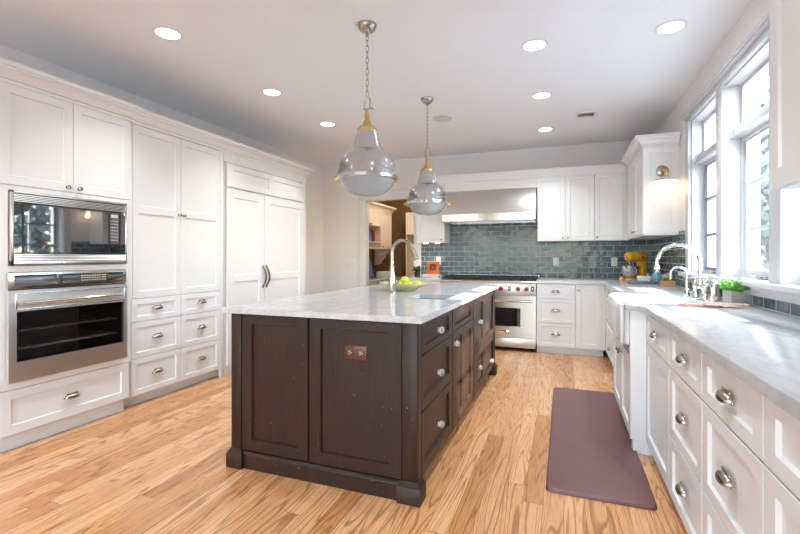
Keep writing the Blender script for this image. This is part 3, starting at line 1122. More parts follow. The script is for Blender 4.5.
fa = thing('island_faucet', 'brushed nickel gooseneck pull-down faucet on the island', 'faucet', (-1.225, 3.09, 0.9145))
fx, fy = -1.225, 3.09
MB().lathe([(0.030, 0.0), (0.030, 0.012), (0.025, 0.02), (0.030, 0.06), (0.030, 0.085), (0.024, 0.14), (0.018, 0.20), (0.0185, 0.205), (0.0185, 0.212), (0.0145, 0.215)], (fx, fy, 0.9145), seg=20, cap0=True, cap1=True).build('body', M['nickel'], fa)
pts = [(fx, fy, 1.125), (fx, fy, 1.23)]
dx, dy = 0.98, -0.2
rad = 0.092
for i in range(1, 15):
    a = PI - PI * 0.90 * i / 14
    pts.append((fx + dx * (rad + rad * math.cos(a)), fy + dy * (rad + rad * math.cos(a)), 1.232 + rad * math.sin(a)))
MB().tube(pts, 0.0135, 12).build('spout', M['nickel'], fa)
p1 = V(pts[-1]); d = (V(pts[-1]) - V(pts[-2])).normalized()
MB().lathe([(0.0145, -0.005), (0.0155, 0.01), (0.0215, 0.075), (0.0215, 0.085), (0.015, 0.088)], p1, d, 16, True, True).build('spray_head', M['nickel'], fa)
MB().tube([(fx + 0.022, fy - 0.02, 0.99), (fx + 0.06, fy - 0.045, 1.005), (fx + 0.085, fy - 0.055, 1.035)], [0.008, 0.006, 0.005], 8).build('handle', M['nickel'], fa)

# fruit bowl with apples
bx, by = -1.27, 3.50
fb = thing('fruit_bowl', 'shallow pale yellow glass bowl of apples on the island', 'bowl', (bx, by, 0.9145))
MB().lathe([(0.0, 0.0), (0.075, 0.0), (0.082, 0.004), (0.10, 0.012), (0.16, 0.034), (0.225, 0.066), (0.230, 0.070), (0.222, 0.070), (0.155, 0.041), (0.09, 0.020), (0.0, 0.016)], (bx, by, 0.9145), seg=40).build('dish', M['bowlg'], fb)
spots = [(-0.105, 0.02, 0.969), (-0.035, -0.06, 0.960), (0.045, -0.055, 0.961), (0.105, 0.015, 0.969), (0.035, 0.055, 0.961), (-0.04, 0.065, 0.962), (0.0, 0.0, 1.000)]
alab = ['green apple at the left end of the fruit bowl', 'green apple at the front left of the fruit bowl, behind the faucet', 'green apple at the front centre of the fruit bowl, right of the faucet', 'green apple at the right end of the fruit bowl', 'green apple at the back right of the fruit bowl', 'green apple at the back left of the fruit bowl', 'green apple on top of the pile in the fruit bowl']


def make_apple(loc, label):
    t = thing('apple', label, 'apple', loc, 'green apples in the island bowl')
    x, y, z = loc
    MB().lathe([(0.0, -0.028), (0.012, -0.031), (0.022, -0.027), (0.033, -0.010), (0.036, 0.006), (0.031, 0.022), (0.018, 0.031), (0.008, 0.029), (0.0, 0.023)], loc, seg=20).build('flesh', M['apple'], t)
    MB().tube([(x, y, z + 0.022), (x + 0.002, y, z + 0.032), (x + 0.006, y, z + 0.040)], 0.0016, 6).build('stem', M['stem'], t)
    return t


ap = make_apple((bx + spots[0][0], by + spots[0][1], spots[0][2]), alab[0])
for (x, y, z), lb in zip(spots[1:], alab[1:]):
    copy_thing(ap, (bx + x, by + y, z), lb)

# outlet on the island end
FIo = FR('back', IY0 + 0.004 + 0.014)
ot = thing('outlet', 'brown metal outlet plate on the end panel of the dark island', 'outlet', FIo.p(-1.003, 0.708, 0))
mb = MB()
FIo.box(mb, -1.066, -0.940, 0.670, 0.745, -0.001, 0.006, 0.002)
mb.build('plate', M['plate'], ot)
for a in (-1.035, -0.972):
    mb = MB()
    FIo.box(mb, a - 0.014, a + 0.014, 0.690, 0.725, 0.005, 0.0075, 0.001)
    s_ = mb.build('socket', M['brownwood'], ot)
    mb = MB()
    FIo.box(mb, a - 0.007, a + 0.001, 0.712, 0.715, 0.007, 0.0082)
    FIo.box(mb, a - 0.007, a + 0.001, 0.700, 0.703, 0.007, 0.0082)
    FIo.box(mb, a + 0.006, a + 0.010, 0.7055, 0.7095, 0.007, 0.0082)
    mb.build('slots', M['paper'], s_)

# ------------------------------------------------------------------ back run
FB = FR('back', 5.70)
cabinet('drawer_cabinet', 'white three-drawer base cabinet directly right of the range', FB, -0.318, 0.131, 0.088, 0.8735, 0.72, [
    ('drawer', -0.314, 0.128, z, y, dict(pull=(-0.095, p), st=0.05, rail_h=0.04)) for z, y, p in ((0.688, 0.868, 0.772), (0.388, 0.682, 0.540), (0.092, 0.382, 0.248))], toe=0.06)
dcb = cabinet('door_cabinet', 'white single-door base cabinet in the corner of the back run', FB, 0.132, 0.440, 0.088, 0.8735, 0.72, [
    ('door', 0.136, 0.420, 0.092, 0.868, dict(knob=(0.166, 0.800)))], toe=0.06)
mb = MB()
FB.box(mb, 0.4225, 0.4622, 0.089, 0.873, -0.0203, -0.001)
mb.build('filler', M['white'], dcb)
cabinet('base_cabinet', 'white base cabinet left of the range, mostly behind the island', FB, -2.06, -1.566, 0.088, 0.8735, 0.72, [
    ('door', -2.055, -1.57, 0.092, 0.70, dict(knob=(-1.60, 0.66))), ('drawer', -2.055, -1.57, 0.706, 0.868, dict(pull=(-1.81, 0.79), rail_h=0.04))], toe=0.06)
tag(MB().box(-2.065, -1.564, 5.675, BW - 0.012, 0.876, 0.912, 0.004).build('countertop', M['marble'], base=True), 'short marble countertop left of the range', 'countertop')

# range
RX0, RX1 = -1.560, -0.324
FRG = FR('back', 5.70)
rg = thing('range', 'wide stainless gas range with red knobs against the blue tiles', 'stove', ((RX0 + RX1) / 2, 6.05, 0))
mb = MB()
mb.box(RX0, RX1, 5.72, 6.42, 0.10, 0.894)
mb.box(RX0 + 0.02, RX1 - 0.02, 5.80, 6.40, 0.03, 0.10)
mb.build('body', M['range_steel'], rg)
mb = MB()
FRG.box(mb, RX0, RX1, 0.708, 0.868, -0.02, 0.004, 0.003)
mb.tube([FRG.p(RX0 + 0.002, 0.880, -0.004), FRG.p(RX1 - 0.002, 0.880, -0.004)], 0.018, 12)
pn = mb.build('control_panel', M['range_steel'], rg)
for a in (-1.44, -1.335, -1.205, -1.10, -0.97, -0.865, -0.756, -0.544, -0.440):
    mb = MB()
    mb.lathe([(0.026, 0.0), (0.026, 0.006), (0.021, 0.010), (0.022, 0.030), (0.018, 0.036), (0.0, 0.036)], FRG.p(a, 0.795, 0.004), FRG.N, 18, True)
    kb = mb.build('burner_knob', M['red'], pn)
    MB().lathe([(0.0275, -0.0005), (0.031, 0.004), (0.031, -0.0005)], FRG.p(a, 0.795, 0.004), FRG.N, 18).build('knob_bezel', M['chrome'], kb)
for a in (-0.652, -0.368):
    mb = MB()
    FRG.box(mb, a - 0.018, a + 0.018, 0.768, 0.828, 0.003, 0.007, 0.001)
    sw = mb.build('switch_bezel', M['black'], pn)
    mb = MB()
    FRG.box(mb, a - 0.006, a + 0.006, 0.782, 0.812, 0.0065, 0.014, 0.002)
    mb.build('switch', M['steel'], sw)


def oven_door(a0, a1, w0, w1):
    mb = MB()
    z0, z1 = 0.178, 0.692
    for q0, q1, r0, r1 in ((a0, w0, z0, z1), (w1, a1, z0, z1), (w0, w1, z0, 0.325), (w0, w1, 0.545, z1)):
        FRG.box(mb, q0, q1, r0, r1, -0.02, 0.008)
    d = mb.build('oven_door', M['range_steel'], rg)
    mb = MB()
    FRG.box(mb, w0, w1, 0.325, 0.545, -0.018, 0.004)
    mb.build('window', M['blackglass'], d)
    mb = MB()
    for q0, q1, r0, r1 in ((w0 - 0.008, w0, 0.317, 0.553), (w1, w1 + 0.008, 0.317, 0.553), (w0, w1, 0.317, 0.325), (w0, w1, 0.545, 0.553)):
        FRG.box(mb, q0, q1, r0, r1, 0.006, 0.012)
    mb.build('window_frame', M['chrome'], d)
    mb = MB()
    mb.tube([FRG.p(a0 + 0.03, 0.645, 0.060), FRG.p(a1 - 0.03, 0.645, 0.060)], 0.014, 12)
    for a in (a0 + 0.05, a1 - 0.05):
        FRG.box(mb, a - 0.012, a + 0.012, 0.633, 0.657, 0.004, 0.060, 0.003)
    mb.build('handle', M['steel'], d)
    return d


oven_door(RX0 + 0.004, -1.098, -1.44, -1.215)
dd = oven_door(-1.092, RX1 - 0.004, -0.905, -0.520)
mb = MB()
FRG.box(mb, -0.775, -0.645, 0.236, 0.262, 0.0075, 0.011, 0.001)
mb.build('badge', M['chrome'], dd)
mb = MB()
FRG.box(mb, RX0 + 0.004, RX1 - 0.004, 0.060, 0.170, -0.02, 0.004, 0.002)
mb.build('kick_panel', M['range_steel'], rg)
MB().box(RX0 + 0.005, RX1 - 0.005, 5.725, 6.415, 0.893, 0.905, 0.002).build('cooktop', M['black'], rg)
mb = MB()
mb.box(RX0, RX1, 6.395, 6.43, 0.894, 0.945, 0.003)
mb.build('back_guard', M['steel'], rg)
gw = (RX1 - RX0 - 0.02) / 4
for i in range(4):
    g0 = RX0 + 0.01 + i * gw
    mb = MB()
    for k in range(5):
        x = g0 + 0.01 + (gw - 0.02) * k / 4
        mb.box(x - 0.006, x + 0.006, 5.74, 6.385, 0.918, 0.938)
    for y in (5.745, 5.90, 6.06, 6.22, 6.38):
        mb.box(g0 + 0.004, g0 + gw - 0.004, y - 0.007, y + 0.007, 0.9175, 0.936)
    for x in (g0 + 0.01, g0 + gw - 0.01):
        for y in (5.745, 6.38):
            mb.box(x - 0.006, x + 0.006, y - 0.006, y + 0.006, 0.9045, 0.918)
    mb.build('grate', M['iron'], rg)
    for y in (5.90, 6.22):
        MB().lathe([(0.05, 0.0), (0.05, 0.006), (0.035, 0.008), (0.035, 0.012), (0.0, 0.012)], (g0 + gw / 2, y, 0.9045), seg=18).build('burner', M['iron'], rg)

# hood
HX0, HX1 = -1.572, -0.345
hd = thing('range_hood', 'stainless range hood with sloped canopy above the range', 'hood', ((HX0 + HX1) / 2, 6.1, 1.69))
mb = MB()
prof = [(BW - 0.012, 2.128), (6.06, 2.128), (6.05, 2.122), (5.868, 1.790), (5.868, 1.782), (BW - 0.012, 1.782)]
mb.rings([[V((x, y, z)) for y, z in prof] for x in (HX0, HX1)], True, True, True)
mb.build('canopy', M['steel_v'], hd)
mb = MB()
for q in ((HX0 - 0.004, HX1 + 0.0, 5.852, 5.872), (HX0 - 0.004, HX0 + 0.016, 5.872, BW - 0.012), (HX1 - 0.02, HX1, 5.872, BW - 0.012), (HX0 + 0.016, HX1 - 0.02, 6.40, BW - 0.012)):
    mb.box(*q, 1.688, 1.782, 0.0)
mb.build('lip', M['steel'], hd)
for k in range(3):
    w = (HX1 - HX0 - 0.06) / 3
    x0 = HX0 + 0.025 + k * w
    mb = MB()
    for j in range(9):
        y = 5.885 + j * 0.056
        mb.box(x0, x0 + w - 0.01, y, y + 0.03, 1.712, 1.722)
    mb.box(x0, x0 + w - 0.01, 5.88, 6.395, 1.722, 1.728)
    mb.build('baffle_filter', M['steel'], hd)
mb = MB()
mb.box(-0.455, -0.375, 5.8505, 5.853, 1.752, 1.764)
mb.build('badge', M['black'], hd)

# upper cabinets
FU = FR('back', 6.10)
def upper(label, x0, x1, doors, z0=1.410, z1=2.262, depth=0.336, name='wall_cabinet'):
    return cabinet(name, label, FU, x0, x1, z0, z1, depth, [('door', a, b, z0 + 0.002, z1 - 0.003, dict(knob=k, rec=0.008)) for a, b, k in doors])
c_ = upper('white wall cabinet left of the range hood', -2.040, -1.612, [(-2.037, -1.615, (-1.65, 1.452))])
for x, y in ((-1.92, 6.2), (-1.74, 6.2)):
    MB().lathe([(0.0, -0.010), (0.030, -0.010), (0.034, 0.0)], (x, y, 1.4095), seg=18).build('puck_light', M['lamp'], c_)
upper('white two-door wall cabinet right of the range hood', -0.332, 0.3665, [(-0.330, 0.017, (-0.014, 1.452)), (0.021, 0.3645, (0.050, 1.452))])
upper('white single-door wall cabinet in the back corner', 0.3675, 0.770, [(0.3695, 0.690, (0.400, 1.452))])
hp = MB()
hp.box(-1.611, -0.333, 6.102, BW - 0.012, 2.130, 2.2575)
tag(hp.build('hood_panel', M['white'], base=True), 'white panel between the crown and the range hood', 'panel')
mb = MB()
mb.sweep(CROWN, [(-2.040, BW - 0.013), (-2.040, 6.10), (0.7395, 6.10)], -1)
mb.box(-2.035, 0.76, 6.105, BW - 0.013, 2.2625, 2.30)
tag(mb.build('crown_molding', M['white'], base=True), 'white crown molding along the back wall cabinets and hood', 'molding')

FRU = FR('right', 0.742)
cr = cabinet('wall_cabinet', 'white corner wall cabinet with the sconce on its end panel', FRU, 4.972, 6.09, 1.435, 2.300, 0.31, [
    ('door', 4.985, 5.500, 1.437, 2.297, dict(knob=(5.455, 1.48), rec=0.010)), ('door', 5.504, 6.06, 1.437, 2.297, dict(knob=(5.55, 1.48), rec=0.010))])
FE = FR('back', 4.955)
mb = MB()
shaker(mb, FE, 0.744, 1.0525, 1.437, 2.300, n0=-0.0165, n1=0.0, st=0.06, rec=0.007, bot=0.075)
mb.build('end_panel', M['white'], cr)
CR2 = [(o, z + 0.036) for o, z in CROWN]
mb = MB()
mb.sweep(CR2, [(0.742, 6.02), (0.742, 4.955), (1.0525, 4.955)], 1)
mb.box(0.752, 1.0525, 4.965, 6.02, 2.3005, 2.34)
mb.build('crown', M['white'], cr)
MB().box(1.0526, RW - 0.0005, 4.957, 5.2, 1.452, 2.31).build('scribe', M['white'], cr)
mb = MB()
mb.box(0.750, 1.0525, 4.960, 6.08, 1.418, 1.4345)
mb.build('light_rail', M['white'], cr)

# sconce on that end panel
scx, scz = 0.912, 2.052
yf = 4.955 + 0.007
sc = thing('wall_sconce', 'small sconce with white cone shade on the end panel of the corner cabinet', 'lamp', (scx, yf, scz))
MB().lathe([(0.056, -0.001), (0.056, 0.008), (0.050, 0.014), (0.02, 0.018), (0, 0.018)], (scx, yf, scz), (0, -1, 0), 28, True).build('backplate', M['nickel'], sc)
mb = MB()
mb.tube([(scx, yf - 0.012, scz), (scx + 0.004, yf - 0.05, scz + 0.004), (scx + 0.012, yf - 0.095, scz - 0.01), (scx + 0.014, yf - 0.112, scz - 0.045)], 0.010, 10)
mb.lathe([(0.021, 0.0), (0.023, -0.03), (0.019, -0.05)], (scx + 0.014, yf - 0.112, scz - 0.03), seg=16, cap0=True, cap1=True)
mb.sphere((scx + 0.012, yf - 0.095, scz - 0.008), 0.016, 12)
mb.build('arm', M['brass'], sc)
sx, sy, sz = scx + 0.014, yf - 0.112, scz - 0.075
MB().lathe([(0.020, 0.0), (0.030, -0.004), (0.103, -0.040), (0.103, -0.044), (0.028, -0.010), (0.020, -0.006)], (sx, sy, sz), seg=32).build('shade', M['opal'], sc)
MB().lathe([(0.0, 0.0), (0.010, 0.0), (0.012, -0.02), (0.024, -0.050), (0.022, -0.066), (0.012, -0.078), (0.0, -0.080)], (sx, sy, sz - 0.01), seg=18).build('bulb', M['bulb'], sc)
ld = bpy.data.lights.new('sconce_light', 'POINT')
ld.energy = 0.38
ld.color = (1, 0.72, 0.45)
ld.shadow_soft_size = 0.03
lo = bpy.data.objects.new('sconce_light', ld)
COL.objects.link(lo)
lo.location = (sx, sy - 0.01, sz - 0.115)

# near upper cabinet on the window wall
FN = FR('right', 0.750)
cabinet('wall_cabinet', 'white wall cabinet at the near end of the window wall, cut off by the frame', FN, 0.80, 2.098, 1.462, 2.735, 0.31, [
    ('door', 0.803, 1.448, 1.464, 2.732, dict(rec=0.010, knob=(1.41, 1.51))), ('door', 1.452, 2.096, 1.464, 2.732, dict(rec=0.010, st=0.07, knob=(1.49, 1.51)))])

# backsplash
tag(MB().box(DX1 + 0.118, RW - 0.011, BW - 0.011, BW - 0.0005, 0.905, 2.26).build('backsplash', M['tile_x'], recentre=False), 'blue-grey glazed subway tile backsplash behind the range', 'backsplash')
tag(MB().box(RW - 0.011, RW - 0.0005, WY1 + 0.132, BW - 0.0005, 0.905, 1.45).build('backsplash', M['tile_y'], recentre=False), 'blue-grey tile backsplash behind the yellow mixer on the window wall', 'backsplash')
tag(MB().box(RW - 0.011, RW - 0.0005, 0.72, WY1 + 0.130, 0.905, 0.974).build('backsplash', M['tile_y'], recentre=False), 'single row of blue-grey tiles under the window sill', 'backsplash')


def wall_plate(label, fr, a, b, w=0.075, h=0.118, cat='outlet', name='outlet', gangs=1):
    t = thing(name, label, cat, fr.p(a, b, 0))
    mb = MB()
    fr.box(mb, a - w / 2, a + w / 2, b - h / 2, b + h / 2, -0.0005, 0.006, 0.002)
    mb.build('plate', M['plastic'], t)
    for g in range(gangs):
        ac = a + (g - (gangs - 1) / 2) * 0.046
        mb = MB()
        fr.box(mb, ac - 0.016, ac + 0.016, b - 0.033, b + 0.033, 0.0055, 0.009, 0.001)
        s_ = mb.build('switch' if name == 'light_switch' else 'socket', M['plastic'], t)
        if name == 'outlet':
            mb = MB()
            for dz in (-0.017, 0.017):
                fr.box(mb, ac - 0.007, ac - 0.005, b + dz - 0.004, b + dz + 0.004, 0.0085, 0.0095)
                fr.box(mb, ac + 0.005, ac + 0.007, b + dz - 0.004, b + dz + 0.004, 0.0085, 0.0095)
            mb.build('slots', M['gap'], s_)
    return t


FT = FR('back', BW - 0.011)
wall_plate('white outlet in the tiles below the two-door wall cabinet', FT, -0.102, 1.135)
wall_plate('white outlet in the tiles near the yellow mixer', FT, 0.628, 1.135)
wall_plate('white outlet in the tiles above the orange book', FT, -1.79, 1.145)
wall_plate('white two-gang light switch plate left of the doorway', FR('back', BW), -3.29, 1.118, 0.125, 0.118, 'switch', 'light_switch', 2)

# ------------------------------------------------------------------ right run
FX = 0.463
FRR = FR('right', FX)


def three(label, a0, a1, **k):
    return cabinet('drawer_cabinet', label, FRR, a0, a1, 0.088, 0.8735, 0.60, [
        ('drawer', a0 + 0.003, a1 - 0.003, z, y, dict(pull=((a0 + a1) / 2, p), st=0.06, rail_h=0.045, rec=0.011)) for z, y, p in ((0.690, 0.868, 0.777), (0.374, 0.683, 0.530), (0.092, 0.367, 0.235))], toe=0.06)


three('white drawer cabinet at the near end of the window run, cut off by the frame', 0.76, 1.327)
three('widest fully seen white drawer cabinet of the window run', 1.329, 1.842)
three('white drawer cabinet next to the one-door cabinet of the window run', 1.844, 2.364)
cabinet('door_cabinet', 'white base cabinet with one drawer over a door, beside the farmhouse sink', FRR, 2.366, 2.985, 0.088, 0.8735, 0.60, [
    ('drawer', 2.369, 2.982, 0.690, 0.868, dict(pull=(2.70, 0.777), st=0.06, rail_h=0.045, rec=0.011)),
    ('door', 2.369, 2.982, 0.092, 0.683, dict(st=0.06, rec=0.011))], toe=0.06)
FSK = FR('right', 0.380)
SK0, SK1 = 3.045, 3.86
sb = thing('sink_cabinet', 'white sink base cabinet standing forward under the farmhouse sink', 'cabinet', (0.72, 3.48, 0))
mb = MB()
mb.box(0.401, 1.06, 3.0045, 3.9435, 0.088, 0.60)
mb.box(0.401, 1.06, 3.0045, 3.036, 0.60, 0.8735)
mb.box(0.401, 1.06, 3.872, 3.9435, 0.60, 0.8735)
mb.build('body', M['white'], sb)
for y0, y1 in ((2.988, 3.004), (3.944, 3.96)):
    MB().box(0.380, 1.06, y0, y1, 0.088, 0.8735, 0.0012).build('side_panel', M['white'], sb)
for y0, y1 in ((3.0045, 3.036), (3.872, 3.9435)):
    MB().box(0.380, 0.4005, y0, y1, 0.592, 0.8735).build('pilaster', M['white'], sb)
MB().box(0.47, 1.06, 2.99, 3.958, 0.001, 0.087).build('toe_kick', M['white'], sb)
MB().box(0.395, 0.470, 2.996, 3.06, 0.001, 0.0875).build('foot', M['white'], sb)
for a0, a1, kn in ((3.008, 3.468, (3.42, 0.535)), (3.472, 3.936, (3.52, 0.535))):
    add_front(sb, FSK, ('door', a0, a1, 0.092, 0.588, dict(knob=kn, st=0.06, rec=0.011)), M['white'], M['nickel'])
sk = thing('farmhouse_sink', 'white fireclay apron-front sink beneath the window', 'sink', (0.56, 3.455, 0.655))
mb = MB()
basin(mb, 0.350, 0.790, SK0, SK1, 0.655, 0.900, 0.03)
mb.build('basin', M['sinkw'], sk)
mb = MB()
mb.box(0.330, 0.352, SK0 - 0.004, SK1 + 0.004, 0.655, 0.902, 0.006)
ap_ = mb.build('apron', M['sinkw'], sk)
MB().lathe([(0.045, 0.0), (0.045, 0.004), (0.03, 0.005), (0.0, 0.003)], (0.57, 3.45, 0.6865), seg=20).build('drain', M['chrome'], sk)
cabinet('base_cabinet', 'white base cabinet beyond the farmhouse sink, mostly behind it', FRR, 3.962, 4.738, 0.088, 0.8735, 0.60, [
    ('door', 3.965, 4.735, 0.092, 0.868, dict(pull=(4.35, 0.80)))], toe=0.06)
dcc = cabinet('drawer_cabinet', 'white three-drawer base cabinet in the far corner of the window run', FRR, 4.740, 5.675, 0.088, 0.8735, 0.60, [
    ('drawer', 4.743, 5.64, z, y, dict(pull=(5.20, p), st=0.06, rail_h=0.045, rec=0.011)) for z, y, p in ((0.690, 0.868, 0.777), (0.374, 0.683, 0.520), (0.092, 0.367, 0.205))], toe=0.06)

mb = MB()
FRR.box(mb, 5.643, 5.6985, 0.089, 0.873, -0.0203, -0.001)
mb.build('filler', M['white'], dcc)

# L-shaped worktop with ogee corners at the sink
EX = 0.437
SBK = 0.775


def ogee(y0, y1, x0, x1, n=12):
    out = []
    for i in range(n + 1):
        t = i / n
        out.append((x0 + (x1 - x0) * (3 * t * t - 2 * t ** 3), y0 + (y1 - y0) * t))
    return out


poly = [(RW - 0.012, 0.72), (EX, 0.72)]
poly += ogee(2.890, 2.995, EX, 0.352)
poly += [(0.352, 3.052), (0.362, 3.066)]
poly += [(SBK - 0.03, 3.066), (SBK, 3.09), (SBK, 3.815), (SBK - 0.03, 3.839)]
poly += [(0.362, 3.839), (0.352, 3.853)]
poly += [(0.352, 3.90)] + ogee(3.91, 4.015, 0.352, EX)[1:]
poly += [(EX, 5.60), (EX - 0.012, 5.655), (EX - 0.05, 5.675), (-0.321, 5.675), (-0.321, BW - 0.012), (RW - 0.012, BW - 0.012)]
mb = MB()
mb.prism(poly, 0.876, 0.912, 0.006, 2)
wt = mb.build('countertop', M['marble'], base=True)
tag(wt, 'L-shaped marble countertop along the window wall and right of the range', 'countertop')
CT = 0.9125

# bridge faucet
bf = thing('bridge_faucet', 'polished nickel gooseneck bridge faucet behind the farmhouse sink', 'faucet', (0.835, 3.36, CT))
fx, fy = 0.835, 3.36
for s_ in (-1, 1):
    MB().lathe([(0.027, 0), (0.027, 0.008), (0.018, 0.014), (0.014, 0.03), (0.017, 0.05), (0.014, 0.07), (0.020, 0.085), (0.020, 0.11), (0.014, 0.12), (0.016, 0.135), (0.008, 0.145)], (fx, fy + s_ * 0.10, CT), seg=18, cap0=True, cap1=True).build('column', M['chrome'], bf)
    mb = MB()
    mb.tube([(fx - 0.045, fy + s_ * 0.10, CT + 0.150), (fx + 0.045, fy + s_ * 0.10, CT + 0.150)], 0.006, 8)
    mb.tube([(fx, fy + s_ * 0.10 - 0.045, CT + 0.150), (fx, fy + s_ * 0.10 + 0.045, CT + 0.150)], 0.006, 8)
    mb.sphere((fx, fy + s_ * 0.10, CT + 0.152), 0.014, 12)
    mb.build('cross_handle', M['chrome'], bf)
mb = MB()
mb.tube([(fx, fy - 0.10, CT + 0.098), (fx, fy + 0.10, CT + 0.098)], 0.012, 12)
mb.lathe([(0.018, -0.02), (0.022, 0.0), (0.020, 0.02), (0.017, 0.05), (0.019, 0.055), (0.015, 0.062)], (fx, fy, CT + 0.10), seg=18, cap0=True, cap1=True)
mb.build('bridge', M['chrome'], bf)
pts = [(fx, fy, CT + 0.15), (fx, fy, CT + 0.24)]
ra = 0.125
for i in range(1, 17):
    a = PI - PI * i / 16
    pts.append((fx - ra - ra * math.cos(PI - a) * -1 * -1, fy, CT + 0.243 + ra * math.sin(a)) if False else (fx - ra + ra * math.cos(PI * i / 16), fy, CT + 0.243 + ra * math.sin(PI * i / 16)))
pts.append((fx - 2 * ra, fy, CT + 0.225))
mb = MB()
mb.tube(pts, 0.0125, 12)
mb.build('spout', M['chrome'], bf)
MB().lathe([(0.014, 0.0), (0.018, -0.01), (0.018, -0.04), (0.015, -0.045)], (fx - 2 * ra, fy, CT + 0.232), seg=16, cap0=True, cap1=True).build('aerator', M['chrome'], bf)

ff = thing('filter_faucet', 'small polished nickel gooseneck tap beside the bridge faucet', 'faucet', (0.805, 3.56, CT))
MB().lathe([(0.026, 0), (0.026, 0.006), (0.018, 0.01), (0.018, 0.06), (0.010, 0.07)], (0.805, 3.56, CT), seg=16, cap0=True, cap1=True).build('base', M['chrome'], ff)
pts = [(0.805, 3.56, CT + 0.06), (0.805, 3.56, CT + 0.165)]
for i in range(1, 13):
    a = PI * i / 12
    pts.append((0.805 - 0.05 + 0.05 * math.cos(a), 3.56, CT + 0.167 + 0.05 * math.sin(a)))
pts.append((0.705, 3.56, CT + 0.13))
MB().tube(pts, 0.0085, 10).build('spout', M['chrome'], ff)
MB().tube([(0.818, 3.555, CT + 0.04), (0.85, 3.53, CT + 0.05)], 0.005, 8).build('lever', M['chrome'], ff)

sp = thing('side_sprayer', 'polished nickel side sprayer in its holder right of the bridge faucet', 'sprayer', (0.850, 3.135, CT))
MB().lathe([(0.026, 0), (0.026, 0.006), (0.018, 0.012), (0.016, 0.04), (0.021, 0.05)], (0.850, 3.135, CT), seg=16, cap0=True, cap1=True).build('holder', M['chrome'], sp)
MB().lathe([(0.012, 0.048), (0.015, 0.07), (0.018, 0.11), (0.020, 0.125), (0.016, 0.14), (0.008, 0.146)], (0.850, 3.135, CT), seg=16, cap0=True, cap1=True).build('spray_handle', M['chrome'], sp)

tb = thing('tumbler', 'tapered stainless cup standing behind the bridge faucet by the sill', 'cup', (0.935, 3.40, CT))
MB().lathe([(0.0, 0.0), (0.024, 0.0), (0.026, 0.01), (0.034, 0.115), (0.036, 0.118), (0.0325, 0.118), (0.024, 0.012), (0.0, 0.010)], (0.935, 3.40, CT), seg=24).build('cup_wall', M['nickel'], tb)
MB().lathe([(0.0365, 0.104), (0.038, 0.108), (0.0365, 0.112)], (0.935, 3.40, CT), seg=24).build('rim_band', M['chrome'], tb)

rp = thing('potted_rosemary', 'bushy green herb in a square concrete pot on the window counter', 'plant', (0.955, 3.165, CT))
px_, py_ = 0.965, 3.20
mb = MB()
w = 0.037
rings = [[V((px_ + (sx_ * 0.94 - sy_ * 0.34) * q, py_ + (sx_ * 0.34 + sy_ * 0.94) * q, CT + z)) for sx_, sy_ in ((-1, -1), (1, -1), (1, 1), (-1, 1))] for q, z in ((w * 0.96, 0), (w, 0.085), (w - 0.008, 0.085), (w - 0.008, 0.07))]
mb.rings(rings, True, True, True)
mb.build('pot', M['concrete'], rp)
MB().lathe([(0.0, 0.077), (0.030, 0.076), (0.030, 0.068)], (px_, py_, CT), seg=12).build('soil', M['soil'], rp)


def blades(mb, c, n, rlo, rhi, h, spread, leaf, seed, w=0.004, droop=0.3):
    rnd = random.Random(seed)
    for i in range(n):
        a = rnd.uniform(0, 2 * PI)
        r = rnd.uniform(0.2, 1.0)
        d = V((math.cos(a) * spread * r, math.sin(a) * spread * r, h * (1.0 - droop * r) * rnd.uniform(0.6, 1.0)))
        p0 = c + V((math.cos(a) * rlo * r, math.sin(a) * rlo * r, 0))
        side = d.cross(V((0, 0, 1)))
        side = side.normalized() if side.length > 1e-4 else V((1, 0, 0))
        k = 9
        for j in range(k):
            t = (j + 1) / k
            q = p0 + d * t - V((0, 0, droop * 0.05 * t * t))
            for s_ in (-1, 1):
                dirv = (d.normalized() * 0.7 + side * s_ * rnd.uniform(0.5, 1.1) + V((rnd.uniform(-.4, .4), rnd.uniform(-.4, .4), rnd.uniform(-.3, .5)))).normalized()
                L = leaf * rnd.uniform(0.6, 1.1) * (1.05 - 0.4 * t)
                nrm = dirv.cross(V((rnd.uniform(-1, 1), rnd.uniform(-1, 1), 1))).normalized() * w
                mb.quad([q, q + dirv * L * 0.5 + nrm, q + dirv * L, q + dirv * L * 0.5 - nrm])
    return mb


mb = MB()
blades(mb, V((px_, py_, CT + 0.07)), 85, 0.022, 0.05, 0.135, 0.088, 0.034, 3, 0.0026, 0.45)
mb.build('foliage', M['herb'], rp)

